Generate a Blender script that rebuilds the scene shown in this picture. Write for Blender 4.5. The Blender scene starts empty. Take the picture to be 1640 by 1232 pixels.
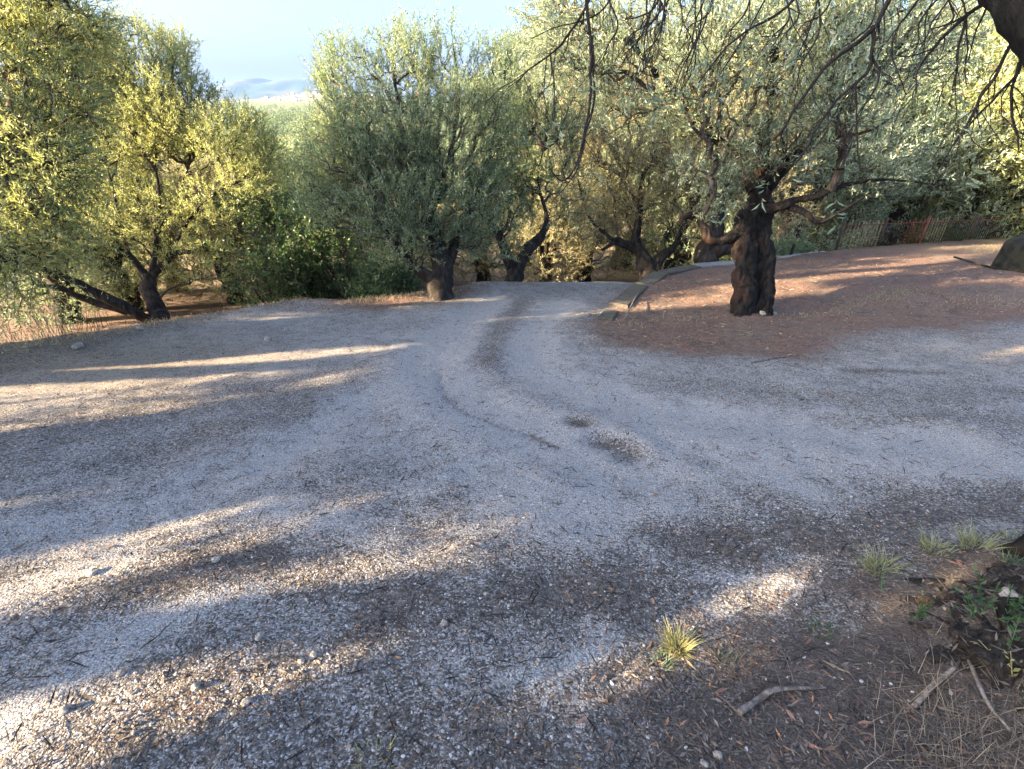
import bpy, math, random
import numpy as np
from mathutils import Vector
R = math.radians
rng = np.random.default_rng(11)
random.seed(11)
scene = bpy.context.scene
COL = scene.collection

# ------------------------------------------------------------------ camera
F = 823.0                        # focal length in pixels of the 1640 px wide photo
PITCH = R(28.5)
CAM = np.array([0.0, 0.0, 1.6])
cd = bpy.data.cameras.new('camera'); co = bpy.data.objects.new('camera', cd); COL.objects.link(co)
co.location = CAM; co.rotation_euler = (math.pi/2 - PITCH, 0, 0)
cd.sensor_width = 36; cd.lens = 36*F/1640; cd.clip_start = 0.02; cd.clip_end = 20000
scene.camera = co
# ------------------------------------------------------------------ sky, sun, exposure
SUN_EL = 17.0
AZ = np.array([-0.93, -0.36]); AZ /= np.linalg.norm(AZ)
SUN = np.array([AZ[0]*math.cos(R(SUN_EL)), AZ[1]*math.cos(R(SUN_EL)), math.sin(R(SUN_EL))])
w = bpy.data.worlds.new("World"); scene.world = w; w.use_nodes = True
wn = w.node_tree
sky = wn.nodes.new('ShaderNodeTexSky'); sky.sky_type = 'NISHITA'; sky.sun_disc = False
sky.sun_elevation = R(SUN_EL); sky.sun_rotation = math.atan2(AZ[0], AZ[1]) % (2*math.pi)
sky.air_density = 0.85; sky.dust_density = 10.0; sky.ozone_density = 3.5; sky.altitude = 600
wn.links.new(sky.outputs[0], wn.nodes['Background'].inputs[0])
wn.nodes['Background'].inputs[1].default_value = 0.069
sd = bpy.data.lights.new('sun', 'SUN'); so = bpy.data.objects.new('sun', sd); COL.objects.link(so)
sd.energy = 4.1; sd.angle = R(0.5); sd.color = (1.0, 0.79, 0.52)
so.rotation_euler = Vector(SUN).to_track_quat('Z', 'Y').to_euler(); so.location = (-20, -10, 12)
scene.view_settings.view_transform = 'Standard'; scene.view_settings.look = 'None'
scene.view_settings.exposure = 3.62; scene.view_settings.gamma = 1
scene.cycles.max_bounces = 7; scene.cycles.diffuse_bounces = 4; scene.cycles.transmission_bounces = 4
scene.cycles.transparent_max_bounces = 4; scene.cycles.volume_bounces = 0
scene.cycles.use_denoising = True

FW = np.array([0, math.cos(PITCH), -math.sin(PITCH)]); UP = np.array([0, math.sin(PITCH), math.cos(PITCH)])
RT = np.array([1.0, 0, 0])
def P(px, py, t):                # a point seen at photo pixel (px, py), t metres along the view axis
    return CAM + t*(FW + RT*((px-820)/F) + UP*(-(py-616)/F))
def G(px, py, s=0.15, z0=0.0):   # where that sight line meets the sloping yard
    d = FW + RT*((px-820)/F) + UP*(-(py-616)/F)
    t = (CAM[2]-z0)/(-d[2]-s*d[1])
    return (CAM + t*d)[:2]

# ------------------------------------------------------------------ noise
_perm = np.random.default_rng(3).random(65536)
def _h(ix, iy, iz, s):
    n = (ix*73856093) ^ (iy*19349663) ^ (iz*83492791) ^ (s*2654435)
    return _perm[(n ^ (n >> 15)) & 65535]
def noise3(x, y, z=None, s=0):
    x = np.asarray(x, float); y = np.asarray(y, float); z = np.zeros_like(x) if z is None else np.asarray(z, float)
    xi, yi, zi = [np.floor(a).astype(np.int64) for a in (x, y, z)]
    fx, fy, fz = x-xi, y-yi, z-zi
    fx, fy, fz = [a*a*(3-2*a) for a in (fx, fy, fz)]
    r = 0
    for a in (0, 1):
        for b in (0, 1):
            for c in (0, 1):
                wgt = (fx if a else 1-fx)*(fy if b else 1-fy)*(fz if c else 1-fz)
                r = r + wgt*_h(xi+a, yi+b, zi+c, s)
    return r*2-1
def fbm(x, y, z=None, o=4, s=0):
    r = 0; a = 1; f = 1; tot = 0
    for i in range(o):
        r = r + a*noise3(np.asarray(x)*f+i*17.3, np.asarray(y)*f-i*9.1, None if z is None else np.asarray(z)*f, s+i)
        tot += a; a *= 0.5; f *= 2.03
    return r/tot
def sstep(a, b, x):
    t = np.clip((np.asarray(x, float)-a)/(b-a), 0, 1); return t*t*(3-2*t)
def poly_sd(x, y, poly):         # signed distance, negative inside
    x = np.asarray(x, float); y = np.asarray(y, float)
    d = np.full(x.shape, 1e18); ins = np.zeros(x.shape, bool); n = len(poly)
    for i in range(n):
        ax, ay = poly[i]; bx, by = poly[(i+1) % n]
        ex, ey = bx-ax, by-ay
        t = np.clip(((x-ax)*ex+(y-ay)*ey)/(ex*ex+ey*ey+1e-12), 0, 1)
        d = np.minimum(d, (x-ax-t*ex)**2+(y-ay-t*ey)**2)
        c = ((ay > y) != (by > y)) & (x < (bx-ax)*(y-ay)/((by-ay) if by != ay else 1e-12)+ax)
        ins ^= c
    d = np.sqrt(d); return np.where(ins, -d, d)

# ------------------------------------------------------------------ terrain height
PY = [-60, 0, 9.3, 14, 30, 60, 150, 300, 600, 1000, 1500, 2400, 9000]
PZ = [9, 0, -1.4, -2.9, -6.0, -9, -15, -15, -9, 2, 14, 24, 24]
LY = [-60, -12, 0, 4, 8, 14, 30, 60, 150, 300, 600, 1000, 1500, 2400, 9000]
LZ = [7, .4, -1.5, -2.1, -2.6, -3.3, -6.0, -9, -15, -15, -9, 2, 14, 24, 24]
YARD = [(-200, -50), (-30, -4), (-9, 2.2), (-5.35, 4.8), (-4.3, 6.1), (-3.25, 7.35), (-2.6, 7.45), (-1.6, 8.0), (-.7, 9.0), (-.3, 11),
        (1.5, 13), (6, 14.5), (17.5, 19.5), (60, 40), (200, 40), (200, -50)]
MOUND = [(1.3, 6.3), (1.55, 6.96), (2.5, 8.74), (3.5, 9.8), (5, 10.6), (8.2, 13.3), (17.6, 18.3), (60, 39), (60, -5), (9, 3), (4, 5)]
RUTS = [([(790, 486), (735, 530), (690, 590), (720, 640), (820, 690), (930, 730), (1010, 770)], .22, .022), ([(900, 500), (850, 545), (850, 600), (930, 640), (1060, 670), (1230, 690), (1500, 720)], .22, .020),
        ([(700, 600), (715, 640), (740, 665), (850, 705), (890, 722)], .035, .022), ([(920, 687), (935, 690)], .07, .03), ([(960, 715), (990, 722), (1005, 735)], .10, .035), ([(690, 590), (600, 650), (470, 730), (330, 800), (180, 870), (20, 900)], .24, .016)]
RUTS = [(np.array([G(*a) for a in p_]), w_, d_) for p_, w_, d_ in RUTS]
def rut_depth(x, y):
    z = 0
    for q, wd, dp in RUTS:
        best = np.full(np.shape(x), 1e9)
        for i in range(len(q)-1):
            e = q[i+1]-q[i]; tt = np.clip(((x-q[i, 0])*e[0]+(y-q[i, 1])*e[1])/(e@e+1e-9), 0, 1)
            best = np.minimum(best, np.hypot(x-q[i, 0]-tt*e[0], y-q[i, 1]-tt*e[1]))
        u = best/wd; z = z - dp*np.exp(-u**2) + .45*dp*np.exp(-((u-1.7)/.6)**2)
    return z
def H(x, y, detail=True):
    x = np.asarray(x, float); y = np.asarray(y, float)
    road = np.interp(y, PY, PZ); low = np.interp(y, LY, LZ)
    m = poly_sd(x, y, MOUND)
    mz = -0.15*y + 0.2*sstep(6.4, 8.4, y)
    z = np.where(y < 6.3, np.where(y > 0, -.15*y, road), road + (mz-road)*sstep(0.16, -0.02, m)*(y < 60))
    yd = poly_sd(x, y, YARD) + 0.12*fbm(x*1.3, y*1.3, o=2, s=5)
    k = sstep(-0.05, 1.3, yd)
    z = z + 0.07*np.exp(-((yd+0.25)/0.3)**2)*(y < 9)
    z = z*(1-k) + np.minimum(low, z)*k
    if detail:
        near = np.clip(1-np.hypot(x, y)/60, 0, 1)
        z = z + near*(0.035*fbm(x*.9, y*.9, o=3, s=21) + 0.010*fbm(x*5, y*5, o=3, s=22))
        z = z + (1-near)*1.5*fbm(x*.02, y*.02, o=3, s=23)
        z = z + near*(rut_depth(x, y)+.006*fbm(x*11, y*11, o=2, s=24))
        z = z + .06*np.exp(-((x-3.2)**2+(y-6.37)**2)/.35**2)
        # root mound of the tree beside the camera
        z = z + 0.20*np.exp(-(((x-2.05)/.5)**2+((y-1.3)/.42)**2))*(1+.35*fbm(x*7, y*7, o=3, s=29))
    return z

# ------------------------------------------------------------------ mesh helpers
def tagobj(o, label=None, cat=None, group=None, kind=None):
    if label: o['label'] = label
    if cat: o['category'] = cat
    if group: o['group'] = group
    if kind: o['kind'] = kind
    return o
def empty(name, loc, rz=0):
    o = bpy.data.objects.new(name, None); COL.objects.link(o); o.location = [float(a) for a in loc]; o.rotation_euler = (0, 0, rz)
    o.empty_display_size = .2
    return o
def mesh_np(name, V, faces, mat, parent=None, smooth=False, loc=None):
    """V (n,3); faces: list of (m,k) int arrays"""
    me = bpy.data.meshes.new(name)
    V = np.ascontiguousarray(V, np.float32)
    faces = [f for f in faces if len(f)]
    me.vertices.add(len(V)); me.vertices.foreach_set('co', V.ravel())
    nl = sum(f.size for f in faces); nf = sum(len(f) for f in faces)
    me.loops.add(nl); me.loops.foreach_set('vertex_index', np.concatenate([f.ravel() for f in faces]).astype(np.int32))
    tot = np.concatenate([np.full(len(f), f.shape[1]) for f in faces])
    me.polygons.add(nf); me.polygons.foreach_set('loop_start', np.concatenate([[0], np.cumsum(tot)[:-1]]).astype(np.int32))
    me.polygons.foreach_set('loop_total', tot.astype(np.int32))
    me.polygons.foreach_set('use_smooth', np.full(nf, smooth))
    me.update(calc_edges=True); me.validate()
    if mat: me.materials.append(mat)
    o = bpy.data.objects.new(name, me); COL.objects.link(o)
    if parent: o.parent = parent
    if loc is not None: o.location = [float(a) for a in loc]
    return o
class MB:
    def __init__(s): s.V = []; s.Q = []; s.T = []; s.n = 0
    def add(s, V, Q=None, T=None):
        V = np.asarray(V, float).reshape(-1, 3)
        if Q is not None and len(Q): s.Q.append(np.asarray(Q, np.int64).reshape(-1, 4)+s.n)
        if T is not None and len(T): s.T.append(np.asarray(T, np.int64).reshape(-1, 3)+s.n)
        s.V.append(V); s.n += len(V)
    def build(s, name, mat, parent=None, smooth=False, origin=None, loc=None):
        V = np.concatenate(s.V) if s.V else np.zeros((0, 3))
        if origin is not None: V = V-np.asarray(origin)
        fs = []
        if s.Q: fs.append(np.concatenate(s.Q))
        if s.T: fs.append(np.concatenate(s.T))
        return mesh_np(name, V, fs, mat, parent, smooth, loc)
def norm(v): return v/(np.linalg.norm(v, axis=-1, keepdims=True)+1e-12)
def spline(pts, sub):
    pts = np.asarray(pts, float); n = len(pts)
    if n < 3 or sub < 2:
        t = np.linspace(0, n-1, max(2, (n-1)*sub+1)); i = np.minimum(t.astype(int), n-2); f = (t-i)[:, None]
        return pts[i]*(1-f)+pts[i+1]*f
    e = np.vstack([2*pts[0]-pts[1], pts, 2*pts[-1]-pts[-2]]); out = []
    for i in range(n-1):
        p0, p1, p2, p3 = e[i:i+4]
        for k in range(sub):
            t = k/sub
            out.append(.5*((2*p1)+(-p0+p2)*t+(2*p0-5*p1+4*p2-p3)*t*t+(-p0+3*p1-3*p2+p3)*t**3))
    out.append(pts[-1]); return np.array(out)
def tube(mb, pts, rad, sides=8, lobe=0.0, nlobe=3, twist=1.2, rough=0.0, seed=0, cap=True, fiss=0.0):
    pts = np.asarray(pts, float); n = len(pts); rad = np.asarray(rad, float)
    tan = norm(np.gradient(pts, axis=0))
    ref = np.array([1.0, 0, 0]) if abs(tan[0][0]) < .8 else np.array([0, 1.0, 0])
    u = norm(ref-tan[0]*np.dot(ref, tan[0])); th = np.linspace(0, 2*math.pi, sides, endpoint=False)
    V = np.zeros((n, sides, 3)); L = 0
    for i in range(n):
        u = norm(u-tan[i]*np.dot(u, tan[i])); v = np.cross(tan[i], u)
        if i: L += np.linalg.norm(pts[i]-pts[i-1])
        k = 1+lobe*(np.sin(nlobe*th+twist*L*2+seed)+.6*np.sin((nlobe+2)*th-twist*L*3+seed*2))
        ring = pts[i]+rad[i]*k[:, None]*(np.cos(th)[:, None]*u+np.sin(th)[:, None]*v)
        if rough:
            q = ring/max(.06, rad[i]*1.0)
            nz = fbm(q[:, 0]*1.3, q[:, 1]*1.3, q[:, 2]*.7, o=4, s=seed % 50+60)
            nz2 = fbm(q[:, 0]*5, q[:, 1]*5, q[:, 2]*1.6, o=3, s=seed % 50+61)
            ring = pts[i]+(ring-pts[i])*(1+rough*nz+.35*rough*nz2)[:, None]
        if fiss:
            q = ring; wv_ = .5*noise3(q[:, 0]*3, q[:, 1]*3, q[:, 2]*2, 44)
            rg = np.abs(noise3((q[:, 0]+wv_*.2)*13, (q[:, 1]+wv_*.2)*13, q[:, 2]*2.2, 45)); rg2 = np.abs(noise3(q[:, 0]*34, q[:, 1]*34, q[:, 2]*6, 46))
            ring = pts[i]+(ring-pts[i])*(1+fiss*(np.minimum(rg*2.2, 1)-.8)+fiss*.35*(np.minimum(rg2*2.2, 1)-.7))[:, None]
        V[i] = ring
    idx = np.arange(n*sides).reshape(n, sides)
    a = idx[:-1]; b = np.roll(idx, -1, 1)[:-1]; c = np.roll(idx, -1, 1)[1:]; d = idx[1:]
    Q = np.stack([a, b, c, d], -1).reshape(-1, 4)
    VV = V.reshape(-1, 3); T = None
    if cap:
        VV = np.vstack([VV, pts[0], pts[-1]]); k = n*sides; nx = np.roll(np.arange(sides), -1)
        T = np.concatenate([np.stack([np.full(sides, k), nx, np.arange(sides)], -1),
                            np.stack([np.full(sides, k+1), idx[-1], np.roll(idx[-1], -1)], -1)])
    mb.add(VV, Q, T)
def edges_tubes(mb, A, B, ra, rb, sides):
    if len(A) == 0: return
    d = norm(B-A); ref = np.where(np.abs(d[:, 2:3]) < .9, np.array([[0, 0, 1.0]]), np.array([[1.0, 0, 0]]))
    u = norm(np.cross(d, ref)); v = np.cross(d, u)
    th = np.linspace(0, 2*math.pi, sides, endpoint=False)
    ring = np.cos(th)[None, :, None]*u[:, None]+np.sin(th)[None, :, None]*v[:, None]
    V = np.stack([A[:, None]+ring*ra[:, None, None], B[:, None]+ring*rb[:, None, None]], 1)  # E,2,S,3
    E = len(A); base = np.arange(E)[:, None]*2*sides; k = np.arange(sides); k2 = (k+1) % sides
    Q = np.stack([base+k, base+k2, base+sides+k2, base+sides+k], -1).reshape(-1, 4)
    mb.add(V.reshape(-1, 3), Q)

# ------------------------------------------------------------------ materials
class NT:
    def __init__(s, name):
        s.m = bpy.data.materials.new(name); s.m.use_nodes = True; s.t = s.m.node_tree; s.t.nodes.clear()
        s.out = s.t.nodes.new('ShaderNodeOutputMaterial')
    def n(s, typ, ins=None, **props):
        nd = s.t.nodes.new('ShaderNode'+typ)
        for k, v in props.items(): setattr(nd, k, v)
        for k, v in (ins or {}).items(): s.set(nd, k, v)
        return nd
    def set(s, nd, k, v):
        i = nd.inputs[k]
        if isinstance(v, bpy.types.NodeSocket): s.t.links.new(v, i)
        elif isinstance(v, bpy.types.Node): s.t.links.new(v.outputs[0], i)
        else:
            if isinstance(v, tuple) and len(v) == 3 and i.type == 'RGBA': v = v+(1,)
            i.default_value = v
    def math(s, op, a, b=0.0, clamp=False):
        return s.n('Math', {0: a, 1: b}, operation=op, use_clamp=clamp).outputs[0]
    def ramp(s, f, a, b):
        return s.n('MapRange', {0: f, 1: a, 2: b, 3: 0.0, 4: 1.0}, interpolation_type='SMOOTHSTEP').outputs[0]
    def mix(s, f, a, b, mode='MIX'):
        nd = s.n('Mix', data_type='RGBA', blend_type=mode)
        s.set(nd, 0, f); s.set(nd, 6, a); s.set(nd, 7, b); return nd.outputs[2]
    def noise(s, vec, scale, detail=4, rough=.55):
        return s.n('TexNoise', {'Vector': vec, 'Scale': scale, 'Detail': detail, 'Roughness': rough}).outputs[0]
    def scaled(s, vec, sc, rot=(0, 0, 0)):
        return s.n('Mapping', {'Vector': vec, 'Scale': sc, 'Rotation': rot}).outputs[0]
    def pos(s): return s.n('NewGeometry').outputs['Position']
    def obj(s): return s.n('TexCoord').outputs['Object']

def leaf_mat(name, top, top2, under, trans, rough=.45, spec=.4, tr=.38, dead=None, yellow=None):
    t = NT(name); g = t.n('NewGeometry'); rnd = g.outputs['Random Per Island']
    wn_ = t.n('TexWhiteNoise', {'W': rnd}, noise_dimensions='1D').outputs[0]
    big = t.ramp(t.noise(g.outputs['Position'], 1.1, 3), .38, .62)
    c = t.mix(rnd, top, top2)
    if yellow: c = t.mix(t.math('MULTIPLY', big, .75), c, yellow)
    if dead: c = t.mix(t.math('GREATER_THAN', wn_, .965), c, dead)
    c = t.mix(t.math('MULTIPLY', g.outputs['Backfacing'], .85), c, under)
    v = t.math('ADD', t.math('MULTIPLY', wn_, .7), .65)
    c = t.mix(1.0, c, t.n('CombineXYZ', {0: v, 1: v, 2: v}), 'MULTIPLY')
    bs = t.n('BsdfPrincipled', {'Base Color': c, 'Roughness': rough, 'Specular IOR Level': spec})
    tl = t.n('BsdfTranslucent', {'Color': t.mix(.5, c, trans)})
    t.t.links.new(t.n('MixShader', {0: tr, 1: bs, 2: tl}).outputs[0], t.out.inputs[0]); return t.m
M = {}
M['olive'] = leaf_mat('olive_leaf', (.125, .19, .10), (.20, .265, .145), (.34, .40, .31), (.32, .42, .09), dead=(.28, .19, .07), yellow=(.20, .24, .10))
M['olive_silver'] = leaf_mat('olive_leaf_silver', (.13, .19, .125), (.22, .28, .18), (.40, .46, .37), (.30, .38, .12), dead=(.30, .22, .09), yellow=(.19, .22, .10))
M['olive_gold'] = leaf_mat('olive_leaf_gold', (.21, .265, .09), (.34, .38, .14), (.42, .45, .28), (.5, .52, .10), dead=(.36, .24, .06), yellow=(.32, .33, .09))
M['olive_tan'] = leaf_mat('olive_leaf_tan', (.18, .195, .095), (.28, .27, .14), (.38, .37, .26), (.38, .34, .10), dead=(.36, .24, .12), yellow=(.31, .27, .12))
M['bush'] = leaf_mat('bush_leaf', (.034, .068, .028), (.062, .105, .042), (.08, .12, .06), (.12, .24, .04), rough=.35, yellow=(.10, .14, .05), dead=(.16, .11, .05))
M['weed'] = leaf_mat('weed_leaf', (.04, .095, .04), (.075, .13, .055), (.08, .12, .06), (.12, .26, .04), rough=.5)
M['grass_gold'] = leaf_mat('grass_gold', (.36, .31, .15), (.27, .29, .11), (.32, .30, .14), (.42, .40, .13), rough=.6)
M['grass_pale'] = leaf_mat('grass_pale', (.26, .28, .13), (.34, .33, .19), (.3, .3, .17), (.4, .42, .15), rough=.6)
M['grass_dry'] = leaf_mat('grass_dry', (.42, .31, .16), (.52, .42, .24), (.42, .33, .18), (.5, .4, .2), rough=.7)
M['straw'] = leaf_mat('grey_straw', (.17, .13, .095), (.30, .245, .18), (.25, .2, .15), (.3, .25, .15), rough=.7)
M['litter'] = leaf_mat('litter_leaf', (.055, .043, .034), (.17, .135, .105), (.22, .20, .175), (.1, .06, .03), rough=.7, tr=.04, dead=(.26, .13, .06))
M['litter_warm'] = leaf_mat('litter_warm_leaf', (.13, .065, .045), (.30, .165, .11), (.36, .25, .18), (.2, .1, .05), rough=.75, tr=.04, dead=(.42, .32, .2))
M['far_leaf'] = leaf_mat('far_leaf', (.06, .10, .035), (.11, .15, .05), (.10, .13, .06), (.15, .2, .04), rough=.7)

def bark_mat(name, dark, light, warm, wfac=.3, sc=1.0, bump=.5):
    t = NT(name); p = t.pos()
    v = t.scaled(p, (9*sc, 9*sc, 2.2*sc))
    n1 = t.noise(v, 1.6, 6, .65); n2 = t.noise(p, 3.0*sc, 4); n3 = t.noise(p, 38*sc, 4)
    c = t.mix(t.ramp(n1, .38, .72), dark, light)
    c = t.mix(t.math('MULTIPLY', t.ramp(n2, .52, .68), wfac), c, warm)
    c = t.mix(t.math('MULTIPLY', t.ramp(n3, .55, .7), .5), c, tuple(a*.45 for a in dark))
    hgt = t.math('ADD', n1, t.math('MULTIPLY', n3, .35))
    b = t.n('Bump', {'Strength': bump, 'Distance': .03, 'Height': hgt})
    bs = t.n('BsdfPrincipled', {'Base Color': c, 'Roughness': .9, 'Specular IOR Level': .15, 'Normal': b})
    t.t.links.new(bs.outputs[0], t.out.inputs[0]); return t.m
M['bark'] = bark_mat('olive_bark', (.018, .015, .013), (.060, .050, .042), (.09, .055, .035))
M['bark_main'] = bark_mat('old_olive_bark', (.009, .008, .007), (.034, .028, .024), (.085, .042, .026), .4, bump=.9)
M['root'] = bark_mat('root_bark', (.022, .018, .015), (.075, .062, .052), (.10, .065, .04), .4, 2.2, 1.0)
M['branch'] = bark_mat('branch_bark', (.045, .037, .030), (.12, .10, .08), (.16, .11, .07), .4, 2.0, .3)
M['twig_dark'] = bark_mat('dark_twig_bark', (.018, .015, .014), (.05, .04, .036), (.06, .045, .04), .3, 3.0, .3)
M['deadwood'] = bark_mat('dead_wood', (.11, .09, .075), (.30, .26, .22), (.24, .16, .1), .3, 3.0, .4)
M['timber'] = None
def simple_mat(name, c1, c2, scale=6, rough=.85, stretch=(1, 1, 1), bump=.3, c3=None, f3=.4):
    t = NT(name); p = t.obj(); v = t.scaled(p, stretch)
    n1 = t.noise(v, scale, 6, .6); n2 = t.noise(p, scale*.37, 3)
    c = t.mix(t.ramp(n1, .35, .68), c1, c2)
    if c3: c = t.mix(t.math('MULTIPLY', t.ramp(n2, .48, .65), f3), c, c3)
    b = t.n('Bump', {'Strength': bump, 'Distance': .02, 'Height': n1})
    bs = t.n('BsdfPrincipled', {'Base Color': c, 'Roughness': rough, 'Specular IOR Level': .25, 'Normal': b})
    t.t.links.new(bs.outputs[0], t.out.inputs[0]); return t.m
M['timber'] = simple_mat('weathered_timber', (.05, .042, .034), (.13, .11, .085), 7, .85, (1, 9, 9), .5, (.10, .12, .06), .4)
M['timber_pale'] = simple_mat('pale_timber', (.15, .15, .14), (.30, .29, .27), 7, .85, (1, 9, 9), .5)
M['stone'] = simple_mat('pale_stone', (.24, .20, .16), (.46, .40, .33), 30, .9, bump=.5, c3=(.36, .26, .18))
M['stone_dark'] = simple_mat('mossy_stone', (.009, .009, .008), (.028, .027, .020), 9, .95, bump=.8, c3=(.034, .034, .018), f3=.6)
M['kerb'] = simple_mat('kerb_stone', (.26, .25, .22), (.45, .42, .37), 14, .9, bump=.5, c3=(.22, .2, .15))
M['rust'] = simple_mat('rusty_iron', (.09, .030, .018), (.24, .075, .04), 18, .8, bump=.3, c3=(.30, .12, .07))
M['iron_dark'] = simple_mat('dark_iron', (.03, .022, .018), (.075, .05, .038), 18, .7, bump=.3)
M['iron_pale'] = simple_mat('pale_iron', (.22, .17, .10), (.36, .29, .18), 18, .8, bump=.3)
M['house'] = simple_mat('house_plaster', (.30, .26, .22), (.46, .42, .36), .05, .9, bump=0)
M['tile'] = simple_mat('roof_tile', (.32, .15, .09), (.42, .22, .13), .1, .9, bump=0)

def ground_mat():
    t = NT('gravel_and_litter'); p = t.pos()
    at = t.n('Attribute', attribute_name='mask'); sp = t.n('SeparateColor', {0: at.outputs['Color']})
    white, needle, dirt = sp.outputs[0], sp.outputs[1], sp.outputs[2]
    wob = t.n('TexNoise', {'Vector': p, 'Scale': 22.0, 'Detail': 3.0})
    pw = t.n('VectorMath', {0: p, 1: t.n('VectorMath', {0: wob.outputs['Color'], 'Scale': .028}, operation='SCALE').outputs[0]}, operation='ADD').outputs[0]
    v1 = t.n('TexVoronoi', {'Vector': t.scaled(pw, (1, 1, .3)), 'Scale': 135.0}, feature='F1')
    v2 = t.n('TexVoronoi', {'Vector': t.scaled(pw, (1, 1.6, .3), (0, 0, .6)), 'Scale': 40.0}, feature='F1')
    r1 = t.n('SeparateColor', {0: v1.outputs['Color']}); r2 = t.n('SeparateColor', {0: v2.outputs['Color']})
    nl = t.noise(p, 1.3, 6, .6); nm = t.noise(p, 6.5, 5, .65); nf = t.noise(p, 60, 4, .7)
    ns = t.noise(t.scaled(p, (1, 3.4, 1), (0, 0, .35)), 26, 4, .65)      # drifted leaf flecks
    # share of pale chips
    lvl = t.math('ADD', white, t.math('ADD', t.math('MULTIPLY', t.math('SUBTRACT', nl, .5), .55), t.math('MULTIPLY', t.math('SUBTRACT', nm, .5), 1.15)))
    lvl2 = t.math('ADD', lvl, t.math('MULTIPLY', t.math('SUBTRACT', ns, .5), 1.5))
    sel = t.math('ADD', lvl2, t.math('MULTIPLY', t.math('SUBTRACT', r1.outputs[0], .5), .85))
    fac = t.ramp(sel, .36, .60)
    chip = t.mix(r1.outputs[1], (.36, .335, .305), (.71, .655, .595))
    chip = t.mix(t.math('MULTIPLY', t.ramp(lvl, .6, 1.0), .55), chip, (.67, .63, .585))      # dust ground into the worn tracks
    chip = t.mix(t.math('MULTIPLY', dirt, .75), chip, t.mix(nf, (.30, .22, .14), (.56, .44, .30)))
    dk = t.mix(r1.outputs[2], (.085, .070, .058), (.29, .245, .205))
    dk = t.mix(t.ramp(nm, .5, .7), dk, t.mix(nf, (.06, .035, .025), (.22, .13, .09)))
    dk = t.mix(t.math('MULTIPLY', t.math('GREATER_THAN', r2.outputs[0], .82), .8), dk, (.34, .29, .25))
    c = t.mix(fac, dk, chip)
    # needle and leaf mould
    nn = t.noise(t.scaled(p, (1, 2.6, 1), (0, 0, -.3)), 30, 5, .7)
    nd_ = t.mix(t.ramp(nn, .33, .68), (.10, .056, .040), (.50, .285, .195))
    nd_ = t.mix(t.math('MULTIPLY', t.ramp(nl, .46, .62), .55), nd_, t.mix(nf, (.16, .12, .09), (.42, .34, .25)))
    nd_ = t.mix(t.math('MULTIPLY', t.math('GREATER_THAN', r1.outputs[0], .86), .8), nd_, (.40, .33, .28))
    near = t.ramp(t.n('VectorMath', {0: p}, operation='LENGTH').outputs['Value'], 3.6, 2.4); nd_ = t.mix(t.math('MULTIPLY', near, .8), nd_, t.mix(nn, (.05, .040, .032), (.24, .195, .155)))
    n3 = t.noise(p, 2.6, 6, .7); nd_ = t.mix(t.math('MULTIPLY', t.ramp(n3, .50, .66), .45), nd_, t.mix(nf, (.030, .020, .016), (.10, .065, .05)))
    n4 = t.noise(t.scaled(p, (1, 2, 1)), 3.7, 6, .75); nd_ = t.mix(t.math('MULTIPLY', t.ramp(n4, .55, .68), .6), nd_, t.mix(nf, (.26, .16, .11), (.50, .36, .27)))
    nfac = t.ramp(t.math('ADD', needle, t.math('ADD', t.math('MULTIPLY', t.math('SUBTRACT', nm, .5), 1.1), t.math('MULTIPLY', t.math('SUBTRACT', r1.outputs[1], .5), .5))), .35, .65)
    c = t.mix(nfac, c, nd_)
    dgap = t.ramp(v1.outputs['Distance'], .05, .75)
    c = t.mix(t.math('MULTIPLY', dgap, .6), c, (.05, .042, .036))
    # far slopes: dry grass and scrub
    d = t.n('CameraData')
    far = t.ramp(t.n('VectorMath', {0: p}, operation='LENGTH').outputs['Value'], 14, 26)
    nF = t.noise(p, .02, 6, .6); nF2 = t.noise(p, .35, 5, .6)
    fc = t.mix(t.ramp(nF, .40, .58), t.mix(nF2, (.05, .09, .03), (.12, .16, .05)), t.mix(nF2, (.09, .105, .035), (.17, .145, .055)))
    ngr = t.mix(t.ramp(nF2, .4, .65), (.13, .09, .055), (.32, .24, .13))
    fc = t.mix(t.ramp(t.n('VectorMath', {0: p}, operation='LENGTH').outputs['Value'], 30, 110), ngr, fc)
    c = t.mix(far, c, fc)
    t.t.nodes.remove(d)
    hg = t.math('ADD', t.math('MULTIPLY', v1.outputs['Distance'], -1.0), t.math('ADD', t.math('MULTIPLY', r1.outputs[1], .8), t.math('ADD', t.math('MULTIPLY', nf, .8), t.math('MULTIPLY', fac, -.3))))
    b = t.n('Bump', {'Strength': .75, 'Distance': .008, 'Height': hg})
    b2 = t.n('Bump', {'Strength': .6, 'Distance': .05, 'Height': t.math('ADD', nm, t.math('MULTIPLY', ns, .5)), 'Normal': b})
    bs = t.n('BsdfPrincipled', {'Base Color': c, 'Roughness': .92, 'Specular IOR Level': .2, 'Normal': b2})
    t.t.links.new(bs.outputs[0], t.out.inputs[0]); return t.m
M['ground'] = ground_mat()

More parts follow.
